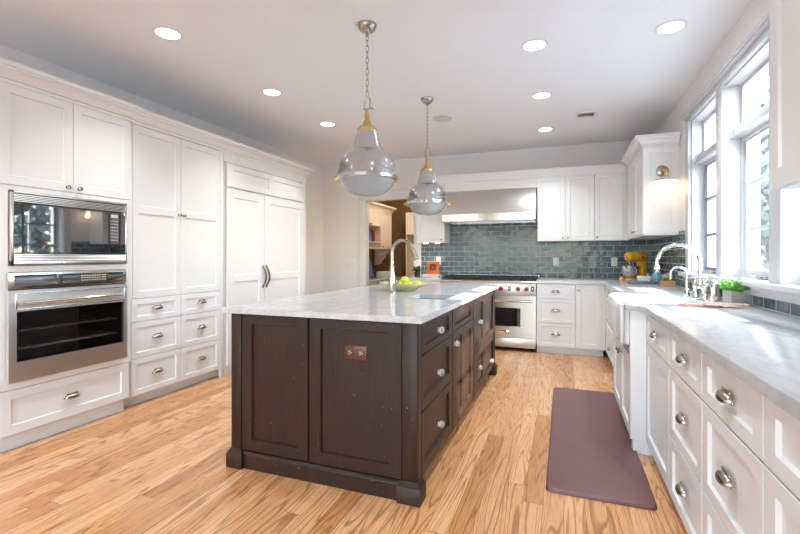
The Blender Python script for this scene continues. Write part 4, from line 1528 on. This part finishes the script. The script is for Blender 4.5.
for lb, cx, cy, rz, dz in (('rose-toned marbled serving board lying lower of the two, handle toward the sink', 0.765, 3.035, 0.12, 0.0), ('rose-toned marbled serving board on top of the other one by the herb pot', 0.845, 2.985, -0.14, 0.0125)):
    sbt = thing('serving_board', lb, 'board', (cx, cy, CT + dz), 'stacked serving boards')
    mb = MB()
    mb.xf = Matrix.Translation((cx, cy, CT + dz)) @ Matrix.Rotation(rz, 4, 'Z')
    out = []
    hw, hh = 0.092, 0.046
    for cx2, cy2, a0 in ((hw - 0.02, hh - 0.02, 0), (-hw + 0.02, hh - 0.02, 90), (-hw + 0.02, -hh + 0.02, 180), (hw - 0.02, -hh + 0.02, 270)):
        for k in range(5):
            a = R(a0 + 22.5 * k)
            out.append((cx2 + 0.02 * math.cos(a), cy2 + 0.02 * math.sin(a)))
    mb.prism(out, 0.0, 0.012, 0.003)
    mb.build('slab', M['copper'], sbt)
    mb = MB()
    mb.xf = Matrix.Translation((cx, cy, CT + dz)) @ Matrix.Rotation(rz, 4, 'Z')
    sg = 1 if dz else -1
    mb.tube([(sg * 0.090, 0.022, 0.006), (sg * 0.112, 0.020, 0.006), (sg * 0.122, 0.008, 0.006), (sg * 0.122, -0.008, 0.006), (sg * 0.112, -0.020, 0.006), (sg * 0.090, -0.022, 0.006)], 0.0055, 8)
    mb.build('handle', M['copper'], sbt)

# stand mixer
mx = thing('stand_mixer', 'yellow stand mixer with steel bowl in the tiled corner', 'mixer', (0.800, 6.06, CT))
X = Matrix.Translation((0.840, 6.08, CT)) @ Matrix.Rotation(R(38), 4, 'Z')


def mbx():
    m_ = MB()
    m_.xf = X
    return m_


def rrect(x0, x1, y0, y1, r, n=5):
    o = []
    for cx, cy, a0 in ((x1 - r, y1 - r, 0), (x0 + r, y1 - r, 90), (x0 + r, y0 + r, 180), (x1 - r, y0 + r, 270)):
        for k in range(n):
            a = R(a0 + 90 / (n - 1) * k)
            o.append((cx + r * math.cos(a), cy + r * math.sin(a)))
    return o


m_ = mbx(); m_.prism(rrect(-0.17, 0.13, -0.085, 0.085, 0.06), 0.0, 0.028, 0.010, 3); m_.build('base', M['yellow'], mx)
m_ = mbx()
rings = []
for z, cx, hx_, hy_ in ((0.025, 0.075, 0.055, 0.058), (0.07, 0.082, 0.042, 0.046), (0.14, 0.085, 0.035, 0.042), (0.20, 0.080, 0.042, 0.050), (0.235, 0.070, 0.055, 0.055)):
    rings.append([V((cx + x, y, z)) for x, y in rrect(-hx_, hx_, -hy_, hy_, min(hx_, hy_) * 0.6)])
m_.rings(rings, True, True, True)
m_.build('column', M['yellow'], mx)
m_ = mbx()
rings = []
for t, r in ((-0.170, 0.008), (-0.166, 0.035), (-0.150, 0.050), (-0.10, 0.058), (0.0, 0.063), (0.08, 0.062), (0.125, 0.052), (0.142, 0.034), (0.147, 0.008)):
    rings.append([V((t, r * 1.0 * math.cos(2 * PI * j / 20), 0.292 + r * 1.02 * math.sin(2 * PI * j / 20))) for j in range(20)])
m_.rings(rings, True, True, True)
hd_ = m_.build('head', M['yellow'], mx)
m_ = mbx(); m_.lathe([(0.062, -0.004), (0.0645, 0.0), (0.062, 0.004)], (-0.03, 0, 0.292), (1, 0, 0), 24); m_.build('trim_band', M['chrome'], hd_)
m_ = mbx(); m_.lathe([(0.020, 0.0), (0.020, 0.012), (0.012, 0.014), (0, 0.014)], (-0.172, 0, 0.292), (-1, 0, 0), 16, True); m_.build('hub_cap', M['chrome'], hd_)
m_ = mbx(); m_.lathe([(0.028, 0.0), (0.024, -0.02), (0.016, -0.03)], (-0.105, 0, 0.240), seg=16, cap0=True, cap1=True); m_.tube([(-0.105, 0, 0.215), (-0.105, 0, 0.15)], 0.006, 8); m_.build('beater_shaft', M['chrome'], hd_)
m_ = mbx(); m_.lathe([(0.0, 0.0), (0.045, 0.0), (0.050, 0.012), (0.075, 0.03), (0.098, 0.075), (0.104, 0.13), (0.108, 0.150), (0.104, 0.150), (0.099, 0.13), (0.092, 0.078), (0.06, 0.028), (0, 0.02)], (-0.105, 0, 0.028), seg=28); bw_ = m_.build('bowl', M['steel'], mx)
m_ = mbx(); m_.tube([(-0.13, -0.100, 0.155), (-0.14, -0.135, 0.145), (-0.14, -0.14, 0.10), (-0.13, -0.10, 0.07)], 0.006, 8); m_.build('bowl_handle', M['steel'], bw_)
m_ = mbx(); m_.lathe([(0.010, 0.0), (0.012, 0.01), (0.009, 0.016), (0, 0.016)], (0.03, -0.061, 0.28), (0, -1, 0), 12, True); m_.build('speed_lever', M['black'], hd_)

# tray and corner things
ty0 = 5.30
tr = thing('serving_tray', 'grey serving tray in front of the yellow mixer', 'tray', (0.785, ty0, CT))
mb = MB()
mb.prism(rrect(0.655, 0.915, ty0 - 0.10, ty0 + 0.10, 0.02), 0.0 + CT, CT + 0.008, 0)
for q in ((0.655, 0.665, ty0 - 0.09, ty0 + 0.09), (0.905, 0.915, ty0 - 0.09, ty0 + 0.09), (0.665, 0.905, ty0 - 0.10, ty0 - 0.09), (0.665, 0.905, ty0 + 0.09, ty0 + 0.10)):
    mb.box(*q, CT + 0.006, CT + 0.035, 0.002)
mb.build('pan', M['slate'], tr)
for a in (0.655, 0.915):
    s_ = -1 if a < 0.7 else 1
    MB().tube([(a, ty0 - 0.04, CT + 0.028), (a + s_ * 0.022, ty0 - 0.035, CT + 0.04), (a + s_ * 0.022, ty0 + 0.035, CT + 0.04), (a, ty0 + 0.04, CT + 0.028)], 0.005, 8).build('handle', M['nickel'], tr)
mb = MB()
rings = [[V((0.80 + x * q, ty0 + y * q, CT + 0.0085 + z)) for x, y in rrect(-0.068, 0.068, -0.05, 0.05, 0.018)] for q, z in ((0.85, 0), (1.0, 0.075), (0.93, 0.075), (0.80, 0.012))]
mb.rings(rings, True, True, True)
tag(mb.build('baking_dish', M['sinkw'], base=True), 'white rectangular ceramic dish standing on the grey tray', 'dish')

tp = thing('teapot', 'turquoise teapot between the white dish and the pink canister', 'teapot', (0.965, 5.50, CT))
tx, tyy = 0.965, 5.50
MB().lathe([(0.0, 0), (0.045, 0), (0.050, 0.006), (0.066, 0.045), (0.062, 0.08), (0.040, 0.108), (0.0, 0.108)], (tx, tyy, CT), seg=24).build('pot_body', M['blue'], tp)
mb = MB(); mb.lathe([(0.042, 0.106), (0.038, 0.118), (0.014, 0.126), (0.010, 0.134), (0.014, 0.146), (0, 0.150)], (tx, tyy, CT), seg=20); mb.build('lid', M['blue'], tp)
MB().tube([(tx - 0.055, tyy, CT + 0.05), (tx - 0.085, tyy, CT + 0.075), (tx - 0.105, tyy, CT + 0.112)], [0.018, 0.012, 0.008], 10).build('spout', M['blue'], tp)
MB().tube([(tx + 0.05, tyy - 0.01, CT + 0.09), (tx + 0.085, tyy - 0.02, CT + 0.085), (tx + 0.088, tyy - 0.02, CT + 0.05), (tx + 0.058, tyy - 0.01, CT + 0.03)], 0.007, 8).build('handle', M['blue'], tp)

cn = thing('canister', 'pink ceramic canister right of the turquoise teapot', 'canister', (1.0, 5.18, CT))
mb = MB()
rings = [[V((1.0 + x * q, 5.18 + y * q, CT + z)) for x, y in rrect(-0.045, 0.045, -0.045, 0.045, 0.012)] for q, z in ((0.8, 0), (1.0, 0.105), (0.9, 0.105), (0.75, 0.01))]
mb.rings(rings, True, True, True)
mb.build('jar', M['pink'], cn)
MB().lathe([(0.0, 0.0), (0.030, 0.0), (0.034, 0.008), (0.010, 0.012), (0.008, 0.02), (0, 0.022)], (1.0, 5.18, CT + 0.104), seg=16).build('lid', M['pink'], cn)

wp = thing('succulent_planter', 'small wooden box planter with a bright green succulent', 'plant', (0.958, 4.955, CT))
mb = MB()
rings = [[V((0.958 + x * q, 4.955 + y * q, CT + z)) for x, y in rrect(-0.06, 0.06, -0.045, 0.045, 0.004)] for q, z in ((1.0, 0), (1.0, 0.055), (0.88, 0.055), (0.88, 0.045))]
mb.rings(rings, True, True, True)
mb.build('box', M['woodbox'], wp)
mb = MB()
rnd = random.Random(5)
for i in range(60):
    a = i * 2.399
    t = i / 60
    el = R(85 - 75 * t)
    d = V((math.cos(a) * math.cos(el), math.sin(a) * math.cos(el), math.sin(el)))
    L = 0.056 * (0.75 + 0.35 * t)
    side = d.cross(V((0, 0, 1))).normalized() * 0.010
    up = side.cross(d).normalized() * 0.004
    c0 = V((0.958, 4.955, CT + 0.056))
    pts = [c0 + d * 0.004, c0 + d * L * 0.6 + side, c0 + d * L, c0 + d * L * 0.6 - side]
    mb.quad(pts)
    mb.quad([pts[0], pts[1], c0 + d * L * 0.6 - up * 1.6, pts[3]])
    mb.quad([pts[2], pts[1], c0 + d * L * 0.6 - up * 1.6, pts[3]])
mb.build('rosette', M['succ'], wp)

gj = thing('spice_jar', 'small amber lidded jar at the foot of the yellow mixer', 'jar', (0.655, 5.86, CT))
MB().lathe([(0.0, 0), (0.026, 0), (0.028, 0.004), (0.028, 0.034), (0.022, 0.040), (0, 0.040)], (0.655, 5.86, CT), seg=18).build('jar_body', M['yellow'], gj)
MB().lathe([(0.024, 0.0395), (0.024, 0.052), (0.0, 0.053)], (0.655, 5.86, CT), seg=18).build('lid', M['woodbox'], gj)

# left of the range: books, cook book, plant
bk = []
z = CT
for lb, w_, d_, h_, m_ in (('white hardback lying lowest in the pair left of the range', 0.125, 0.10, 0.020, M['paper']), ('white hardback lying under the orange book', 0.115, 0.095, 0.018, M['paper'])):
    t = thing('book', lb, 'book', (-1.80, 6.10, z), 'books left of the range')
    mb = MB()
    mb.box(-1.80 - w_, -1.80 + w_, 6.10 - d_, 6.10 + d_, z, z + 0.003)
    mb.box(-1.80 - w_, -1.80 + w_, 6.10 - d_, 6.10 + d_, z + h_ - 0.003, z + h_)
    mb.box(-1.80 - w_, -1.80 + w_, 6.10 + d_ - 0.003, 6.10 + d_, z, z + h_)
    mb.build('cover', M['plastic'], t)
    MB().box(-1.80 - w_ + 0.005, -1.80 + w_ - 0.005, 6.10 - d_ + 0.004, 6.10 + d_ - 0.004, z + 0.0032, z + h_ - 0.0032).build('pages', M['paper'], t)
    z += h_ + 0.0005
cb = thing('cookbook', 'orange book with a dark square emblem standing upright left of the range', 'book', (-1.79, 6.10, z), 'books left of the range')
mb = MB()
tilt = Matrix.Translation((-1.785, 6.09, z)) @ Matrix.Rotation(R(-12), 4, 'X')
mb.xf = tilt
mb.box(-0.088, 0.088, 0.0, 0.004, 0, 0.185, 0.001)
mb.box(-0.088, 0.088, 0.020, 0.024, 0, 0.185, 0.001)
mb.box(-0.088, -0.084, 0.003, 0.021, 0, 0.185)
cv = mb.build('cover', M['orange'], cb)
mb = MB(); mb.xf = tilt; mb.box(-0.083, 0.084, 0.0045, 0.0195, 0.003, 0.181); mb.build('pages', M['paper'], cb)
mb = MB(); mb.xf = tilt; mb.box(-0.046, 0.046, -0.0012, 0.001, 0.055, 0.150); mb.build('emblem_square', M['darkred'], cv)
mb = MB(); mb.xf = tilt
mb.rings([[V((x, y, z_)) for x, z_ in ((-0.020, 0.078), (0.0, 0.125), (0.020, 0.078), (0.012, 0.078), (0.0, 0.106), (-0.012, 0.078))] for y in (-0.0025, -0.001)], True, True, True)
mb.box(-0.012, 0.012, -0.0025, -0.001, 0.072, 0.076)
mb.build('emblem', M['orange'], cv)
pl = thing('potted_plant', 'dark green leafy plant in a black pot left of the orange book', 'plant', (-1.965, 5.93, CT))
MB().lathe([(0.0, 0), (0.038, 0), (0.050, 0.075), (0.046, 0.075), (0.040, 0.06), (0, 0.06)], (-1.965, 5.93, CT), seg=20).build('pot', M['black'], pl)
mb = MB()
rnd = random.Random(11)
for i in range(34):
    a = rnd.uniform(0, 2 * PI)
    r = rnd.uniform(0.07, 0.17)
    tip = V((-1.965 + math.cos(a) * r * 0.9, 5.93 + math.sin(a) * r * 0.7, CT + 0.06 + rnd.uniform(0.0, 0.11)))
    b0 = V((-1.965, 5.93, CT + 0.062))
    mid = b0.lerp(tip, 0.55) + V((0, 0, 0.03))
    side = (tip - b0).cross(V((0, 0, 1))).normalized() * 0.022
    mb.quad([b0, mid + side * 0.8, tip, mid - side * 0.8])
    mb.quad([b0, b0 + V((0.003, 0, 0)), mid])
mb.build('leaves', M['herb2'], pl)

# floor mat
mb = MB()
mb.prism(rrect(-0.088, 0.418, 2.35, 4.215, 0.035), 0.0005, 0.019, 0.010, 3)
tag(mb.build('floor_mat', M['mat'], base=True), 'maroon cushioned mat on the oak floor before the sink', 'mat')

# ------------------------------------------------------------------ ceiling things
def make_downlight(x, y, label):
    t = thing('recessed_light', label, 'light', (x, y, CEIL), 'round recessed ceiling lights')
    MB().lathe([(0.098, 0.0005), (0.096, -0.006), (0.078, -0.008), (0.074, -0.003), (0.074, 0.0005)], (x, y, CEIL), seg=32).build('trim_ring', M['trim'], t)
    MB().lathe([(0.0, -0.002), (0.074, -0.002), (0.074, 0.0005)], (x, y, CEIL), seg=32).build('lens', M['lamp'], t)
    return t


DL = [(-2.55, 2.245, 'recessed ceiling light in front of the wall oven'), (-2.55, 3.39, 'recessed ceiling light in front of the pantry doors'), (-2.56, 4.43, 'recessed ceiling light in front of the refrigerator'),
      (-0.20, 3.31, 'recessed ceiling light right of the nearer pendant, closest of its row'), (-0.20, 4.36, 'middle recessed ceiling light of the row right of the pendants'), (-0.21, 5.53, 'recessed ceiling light at the back, above the drawers right of the range'),
      (0.67, 3.37, 'recessed ceiling light beside the windows above the farmhouse sink'),
      (-0.20, 1.6, 'recessed ceiling light over the aisle, outside the picture'), (-2.55, 0.9, 'recessed ceiling light left of the camera, outside the picture'), (-1.3, -0.6, 'recessed ceiling light behind the camera, outside the picture')]  # the last three are unseen lamps added for fill light
d0 = make_downlight(*DL[0])
for x, y, lb in DL[1:]:
    copy_thing(d0, (x, y, CEIL), lb)
for x, y, lb in DL:
    ld = bpy.data.lights.new('recessed_lamp', 'AREA')
    ld.shape = 'DISK'
    ld.size = 0.14
    ld.energy = DOWNLIGHT_W
    ld.color = (0.85, 0.945, 1.0)
    ld.spread = R(100)
    lo = bpy.data.objects.new('recessed_lamp', ld)
    COL.objects.link(lo)
    lo.location = (x, y, CEIL - 0.012)
sk_ = thing('ceiling_speaker', 'round white speaker grille flush in the ceiling behind the pendants', 'speaker', (-1.264, 4.70, CEIL))
MB().lathe([(0.118, 0.0005), (0.116, -0.005), (0.108, -0.006), (0.106, 0.0)], (-1.264, 4.70, CEIL), seg=32).build('rim', M['trim'], sk_)
MB().lathe([(0.106, -0.003), (0.0, -0.004)], (-1.264, 4.70, CEIL), seg=32).build('grille', M['lettergrey'], sk_)
vt = thing('ceiling_vent', 'small rectangular air vent in the ceiling near the back corner', 'vent', (0.225, 5.11, CEIL))
mb = MB()
for q in ((0.12, 0.145, 5.02, 5.20), (0.305, 0.33, 5.02, 5.20), (0.145, 0.305, 5.02, 5.045), (0.145, 0.305, 5.175, 5.20)):
    mb.box(*q, CEIL - 0.008, CEIL + 0.0005)
mb.build('frame', M['trim'], vt)
MB().box(0.145, 0.305, 5.045, 5.175, CEIL - 0.002, CEIL + 0.0005).build('duct', M['gap'], vt)  # dark sheet stands in for the shade inside the vent
mb = MB()
for k in range(5):
    y = 5.056 + k * 0.025
    mb.rings([[V((x, y + 0.010, CEIL - 0.0025)), V((x, y, CEIL - 0.0075)), V((x, y + 0.002, CEIL - 0.0085)), V((x, y + 0.012, CEIL - 0.0035))] for x in (0.146, 0.304)], True, True, True)
mb.build('louvers', M['plastic'], vt)


# pendants
def make_pendant(x, y, label):
    t = thing('pendant_lamp', label, 'lamp', (x, y, CEIL), 'industrial pendant lamps over the island')
    MB().lathe([(0.064, 0.0), (0.064, -0.006), (0.058, -0.022), (0.045, -0.040), (0.024, -0.055), (0.010, -0.060), (0.010, -0.075), (0.0, -0.076)], (x, y, CEIL), seg=28).build('canopy', M['nickel'], t)
    z0, z1 = CEIL - 0.066, 2.262
    n = 11
    pit = (z0 - z1) / n
    for i in range(n):
        zc = z0 - (i + 0.5) * pit
        mb = MB()
        pts = []
        hl, hw_ = pit / 2 + 0.004 - 0.008, 0.0085
        for k in range(16):
            a = 2 * PI * k / 16
            u, v = hw_ * math.cos(a), (hl if math.sin(a) > 0 else -hl) + 0.008 * math.sin(a)
            pts.append((x + u, y, zc + v) if i % 2 == 0 else (x, y + u, zc + v))
        mb.tube(pts, 0.0022, 6, closed=True)
        mb.build('chain_link', M['nickel'], t)
    mb = MB()
    pts = [(x - 0.020, y, 2.180)] + [(x - 0.020 * math.cos(PI * k / 8), y, 2.235 + 0.024 * math.sin(PI * k / 8)) for k in range(9)] + [(x + 0.020, y, 2.180)]
    mb.tube(pts, 0.005, 8)
    mb.cyl((x - 0.032, y, 2.182), (x + 0.034, y, 2.182), 0.005, seg=8)
    mb.lathe([(0.009, 0), (0.009, 0.012)], (x + 0.030, y, 2.182), (1, 0, 0), 6, True, True)
    mb.build('shackle', M['nickel'], t)
    MB().lathe([(0.0, 2.185), (0.011, 2.185), (0.014, 2.165), (0.014, 2.150), (0.018, 2.148), (0.018, 2.128), (0.014, 2.126), (0.016, 2.110), (0.026, 2.098), (0.030, 2.075), (0.036, 2.066), (0.056, 2.060), (0.068, 2.045), (0.068, 2.030), (0.060, 2.030)], (x, y, 0), seg=24).build('cap', M['brass'], t)
    MB().lathe([(0.060, 2.034), (0.068, 2.030), (0.072, 2.012), (0.086, 1.960), (0.098, 1.912), (0.102, 1.904), (0.104, 1.902)], (x, y, 0), seg=36).build('neck', M['alu'], t)
    MB().lathe([(0.102, 1.905), (0.112, 1.900), (0.140, 1.880), (0.165, 1.848), (0.184, 1.806), (0.193, 1.762), (0.194, 1.735), (0.198, 1.730), (0.198, 1.712), (0.192, 1.706), (0.184, 1.706), (0.184, 1.72)], (x, y, 0), seg=40).build('shade', M['alu'], t)
    MB().lathe([(0.186, 1.712), (0.178, 1.690), (0.155, 1.655), (0.118, 1.626), (0.07, 1.608), (0.0, 1.602)], (x, y, 0), seg=40).build('lens', M['lens'], t)
    for a in (R(20), R(140), R(200), R(320)):
        if a in (R(140), R(320)):
            continue
        c = V((x + 0.200 * math.cos(a), y + 0.200 * math.sin(a), 1.715))
        d = V((math.cos(a), math.sin(a), 0))
        tq = V((-d.y, d.x, 0))
        mb = MB()
        mb.tube([c - d * 0.02 - V((0, 0, 0.018)), c - V((0, 0, 0.022)), c + d * 0.012, c + V((0, 0, 0.022)), c - d * 0.008 + V((0, 0, 0.026))], 0.005, 8)
        mb.cyl(c, c + d * 0.026, 0.0045, seg=8)
        mb.cyl(c + d * 0.025 - V((0, 0, 0.012)), c + d * 0.025 + V((0, 0, 0.012)), 0.0036, seg=8)
        mb.cyl(c - tq * 0.02, c + tq * 0.02, 0.006, seg=8)
        mb.build('clamp', M['brass'], t)
    return t


pd = make_pendant(-1.222, 2.632, 'nearer aluminium pendant lamp with brass cap on a chain')
copy_thing(pd, (-1.242, 4.06, CEIL), 'farther aluminium pendant lamp, closer to the range hood')

# ------------------------------------------------------------------ room beyond the doorway
FH = FR('left', -3.25)
h0, h1 = 6.62, 8.17
hu = thing('desk_hutch', 'cream wall hutch with doors and cubbies beyond the doorway', 'cabinet', (-3.42, 7.4, 1.355))
mb = MB()
FH.box(mb, h0, h1, 1.76, 2.09, -0.34, -0.0205)
FH.box(mb, 7.62, h1, 1.355, 1.76, -0.34, -0.0205)
FH.box(mb, h0, 7.62, 1.355, 1.375, -0.34, 0.0)
FH.box(mb, h0, 7.62, 1.465, 1.485, -0.34, 0.0)
FH.box(mb, 7.60, 7.62, 1.355, 1.76, -0.34, 0.0)
for a in (6.90, 7.08, 7.26, 7.44):
    FH.box(mb, a, a + 0.012, 1.375, 1.465, -0.34, -0.01)
mb.build('body', M['cream'], hu)
mb = MB()
FH.box(mb, h0, 7.60, 1.485, 1.76, -0.34, -0.33)
mb.build('back_board', M['nookwood'], hu)
for a, b, z0, kn in ((6.64, 7.10, 1.775, (7.06, 1.80)), (7.105, 7.60, 1.775, (7.15, 1.80)), (7.625, 8.165, 1.36, (7.68, 1.40))):
    add_front(hu, FH, ('door', a, b, z0, 2.085, dict(knob=kn)), M['cream'], M['bronze'])
mb = MB()
mb.sweep([(o, z - 0.185) for o, z in CROWN], [(-3.25, h0), (-3.25, h1), (-3.59, h1)], 1)
mb.build('crown', M['cream'], hu)
mb = MB()
prof = [(-3.58, 1.354), (-3.28, 1.354), (-3.30, 1.28), (-3.36, 1.25), (-3.38, 1.18), (-3.44, 1.12), (-3.46, 1.06), (-3.58, 1.04)]
mb.rings([[V((x, y, z)) for x, z in prof] for y in (8.06, 8.14)], True, True, True)
mb.build('corbel', M['cream'], hu)
dk = thing('desk', 'low desk with stone top under the hutch beyond the doorway', 'desk', (-3.4, 7.5, 0))
MB().box(-3.59, -3.02, h0, 8.50, 0.77, 0.805, 0.004).build('desk_top', M['marble'], dk)
for y0, y1 in ((6.66, 7.0), (8.1, 8.48)):
    MB().box(-3.58, -3.06, y0, y1, 0.0, 0.7695).build('pedestal', M['cream'], dk)
mb = MB()
mb.xf = Matrix.Translation((-3.34, 7.26, 1.4855)) @ Matrix.Rotation(R(-6), 4, 'Y')
mb.box(-0.02, 0.0, -0.0, 0.15, 0.003, 0.235)
tag(mb.build('book', M['bookblue'], base=True), 'blue-covered book standing in the hutch cubby beyond the doorway', 'book', 'books in the hutch cubby')
mb = MB()
mb.box(-3.47, -3.30, 7.43, 7.46, 1.4855, 1.70, 0.002)
tag(mb.build('book', M['bookred'], base=True), 'red book standing in the hutch cubby beyond the doorway', 'book', 'books in the hutch cubby')
pf = thing('picture_frame', 'dark picture frame leaning on the desk beyond the doorway', 'picture', (-3.42, 7.25, 0.806))
mb = MB(); mb.xf = Matrix.Translation((-3.36, 7.42, 0.806)) @ Matrix.Rotation(R(-14), 4, 'Y')
for q in ((0, 0.02, -0.14, -0.12, 0, 0.40), (0, 0.02, 0.12, 0.14, 0, 0.40), (0, 0.02, -0.12, 0.12, 0, 0.02), (0, 0.02, -0.12, 0.12, 0.38, 0.40)):
    mb.box(*q)
mb.build('frame', M['black'], pf)
mb = MB(); mb.xf = Matrix.Translation((-3.36, 7.42, 0.806)) @ Matrix.Rotation(R(-14), 4, 'Y'); mb.box(0.006, 0.012, -0.12, 0.12, 0.02, 0.38); mb.build('print', M['bookblue'], pf)
pr = thing('printer', 'small white printer on the desk beyond the doorway', 'printer', (-3.25, 7.62, 0.806))
MB().box(-3.36, -3.12, 7.64, 7.96, 0.806, 0.92, 0.012).build('case', M['plastic'], pr)
MB().box(-3.122, -3.112, 7.70, 7.90, 0.83, 0.86).build('paper_slot', M['black'], pr)
tag(MB().box(-3.30, -3.12, 8.28, 8.46, 0.806, 0.99, 0.006).build('storage_box', M['brownwood'], base=True), 'dark brown box on the desk end beyond the doorway', 'box')
FC = FR('back', 8.5)
tc = thing('tall_cabinet', 'cream tall cabinet at the far side of the room beyond the doorway', 'cabinet', (-2.75, 8.74, 0))
mb = MB()
mb.box(-3.075, -2.40, 8.52, 8.99, 1.66, 2.12)
mb.box(-3.075, -3.05, 8.52, 8.99, 0.0, 1.66)
mb.box(-2.43, -2.40, 8.52, 8.99, 0.0, 1.66)
mb.box(-3.05, -2.43, 8.95, 8.99, 0.0, 1.66)
mb.build('body', M['cream'], tc)
add_front(tc, FC, ('door', -3.07, -2.73, 1.665, 2.115, dict(knob=(-2.76, 1.70))), M['cream'], M['bronze'])
add_front(tc, FC, ('door', -2.726, -2.405, 1.665, 2.115, dict(knob=(-2.69, 1.70))), M['cream'], M['bronze'])
nl = thing('ceiling_lamp', 'small flush ceiling lamp in the room beyond the doorway', 'lamp', (-2.5, 7.6, CEIL))
MB().lathe([(0.15, 0.0), (0.15, -0.02), (0.13, -0.06), (0.06, -0.085), (0.0, -0.09)], (-2.5, 7.6, CEIL), seg=28).build('shade', M['lamp'], nl)
ld = bpy.data.lights.new('nook_lamp', 'POINT')  # added lamp, lights the room beyond the doorway
ld.energy = 20
ld.color = (1, 0.82, 0.64)
ld.shadow_soft_size = 0.12
lo = bpy.data.objects.new('nook_lamp', ld)
COL.objects.link(lo)
lo.location = (-2.4, 7.5, 2.52)
for x in (-1.92, -1.74):
    ld = bpy.data.lights.new('puck_lamp', 'SPOT')
    ld.energy = 2.5
    ld.spot_size = R(110)
    ld.color = (1, 0.78, 0.55)
    ld.shadow_soft_size = 0.02
    lo = bpy.data.objects.new('puck_lamp', ld)
    COL.objects.link(lo)
    lo.location = (x, 6.2, 1.395)


# ------------------------------------------------------------------ garden trees outside the windows
def tree(x, y, h, r, seed, label):
    rnd = random.Random(seed)
    t = thing('tree', label, 'tree', (x, y, -0.7), 'trees outside the windows')
    mb = MB()
    mb.tube([(x, y, -0.7), (x + rnd.uniform(-.1, .1), y, h * 0.3), (x + rnd.uniform(-.3, .3), y + rnd.uniform(-.3, .3), h * 0.75)], [0.17, 0.13, 0.05], 8)
    for i in range(6):
        a = rnd.uniform(0, 2 * PI)
        z = h * rnd.uniform(0.25, 0.6)
        mb.tube([(x, y, z), (x + math.cos(a) * r * 0.7, y + math.sin(a) * r * 0.7, z + h * 0.2)], [0.06, 0.02], 6)
    mb.build('trunk', M['bark'], t)
    mb = MB()
    for i in range(2600):
        a, u, w_ = rnd.uniform(0, 2 * PI), rnd.uniform(-1, 1), rnd.uniform(0.35, 1) ** 0.5
        s_ = math.sqrt(1 - u * u)
        lump = 0.8 + 0.25 * math.sin(3 * a + seed) * math.cos(4 * u + seed)
        c = V((x + r * w_ * lump * s_ * math.cos(a), y + r * w_ * lump * s_ * math.sin(a), h * 0.55 + h * 0.45 * w_ * lump * u))
        d1 = V((rnd.uniform(-1, 1), rnd.uniform(-1, 1), rnd.uniform(-1, 1))).normalized()
        d2 = d1.cross(V((rnd.uniform(-1, 1), rnd.uniform(-1, 1), rnd.uniform(-1, 1)))).normalized()
        L = rnd.uniform(0.10, 0.2)
        mb.quad([c - d1 * L, c + d2 * L * 0.5, c + d1 * L, c - d2 * L * 0.5])
    mb.build('crown', M['leaf'], t)


for i, (x, y, h, r) in enumerate([(4.6, 12.5, 5.5, 2.0), (6.8, 17.0, 7.0, 2.6), (3.6, 24.0, 7.0, 2.4), (9.5, 9.0, 5.0, 2.2), (11.5, 13.5, 6.5, 2.6), (10.5, 5.2, 4.6, 2.0)]):
    tree(x, y, h, r, i + 1, ['bare-trunked leafy tree seen through the middle window, nearest one', 'tall leafy tree behind the nearest tree outside the middle window', 'leafy tree outside close to the house wall, farthest along it', 'bushy tree outside the windows, opposite the sink', 'tall tree at the back of the garden outside the windows', 'low round tree outside the windows, farthest to the right'][i])
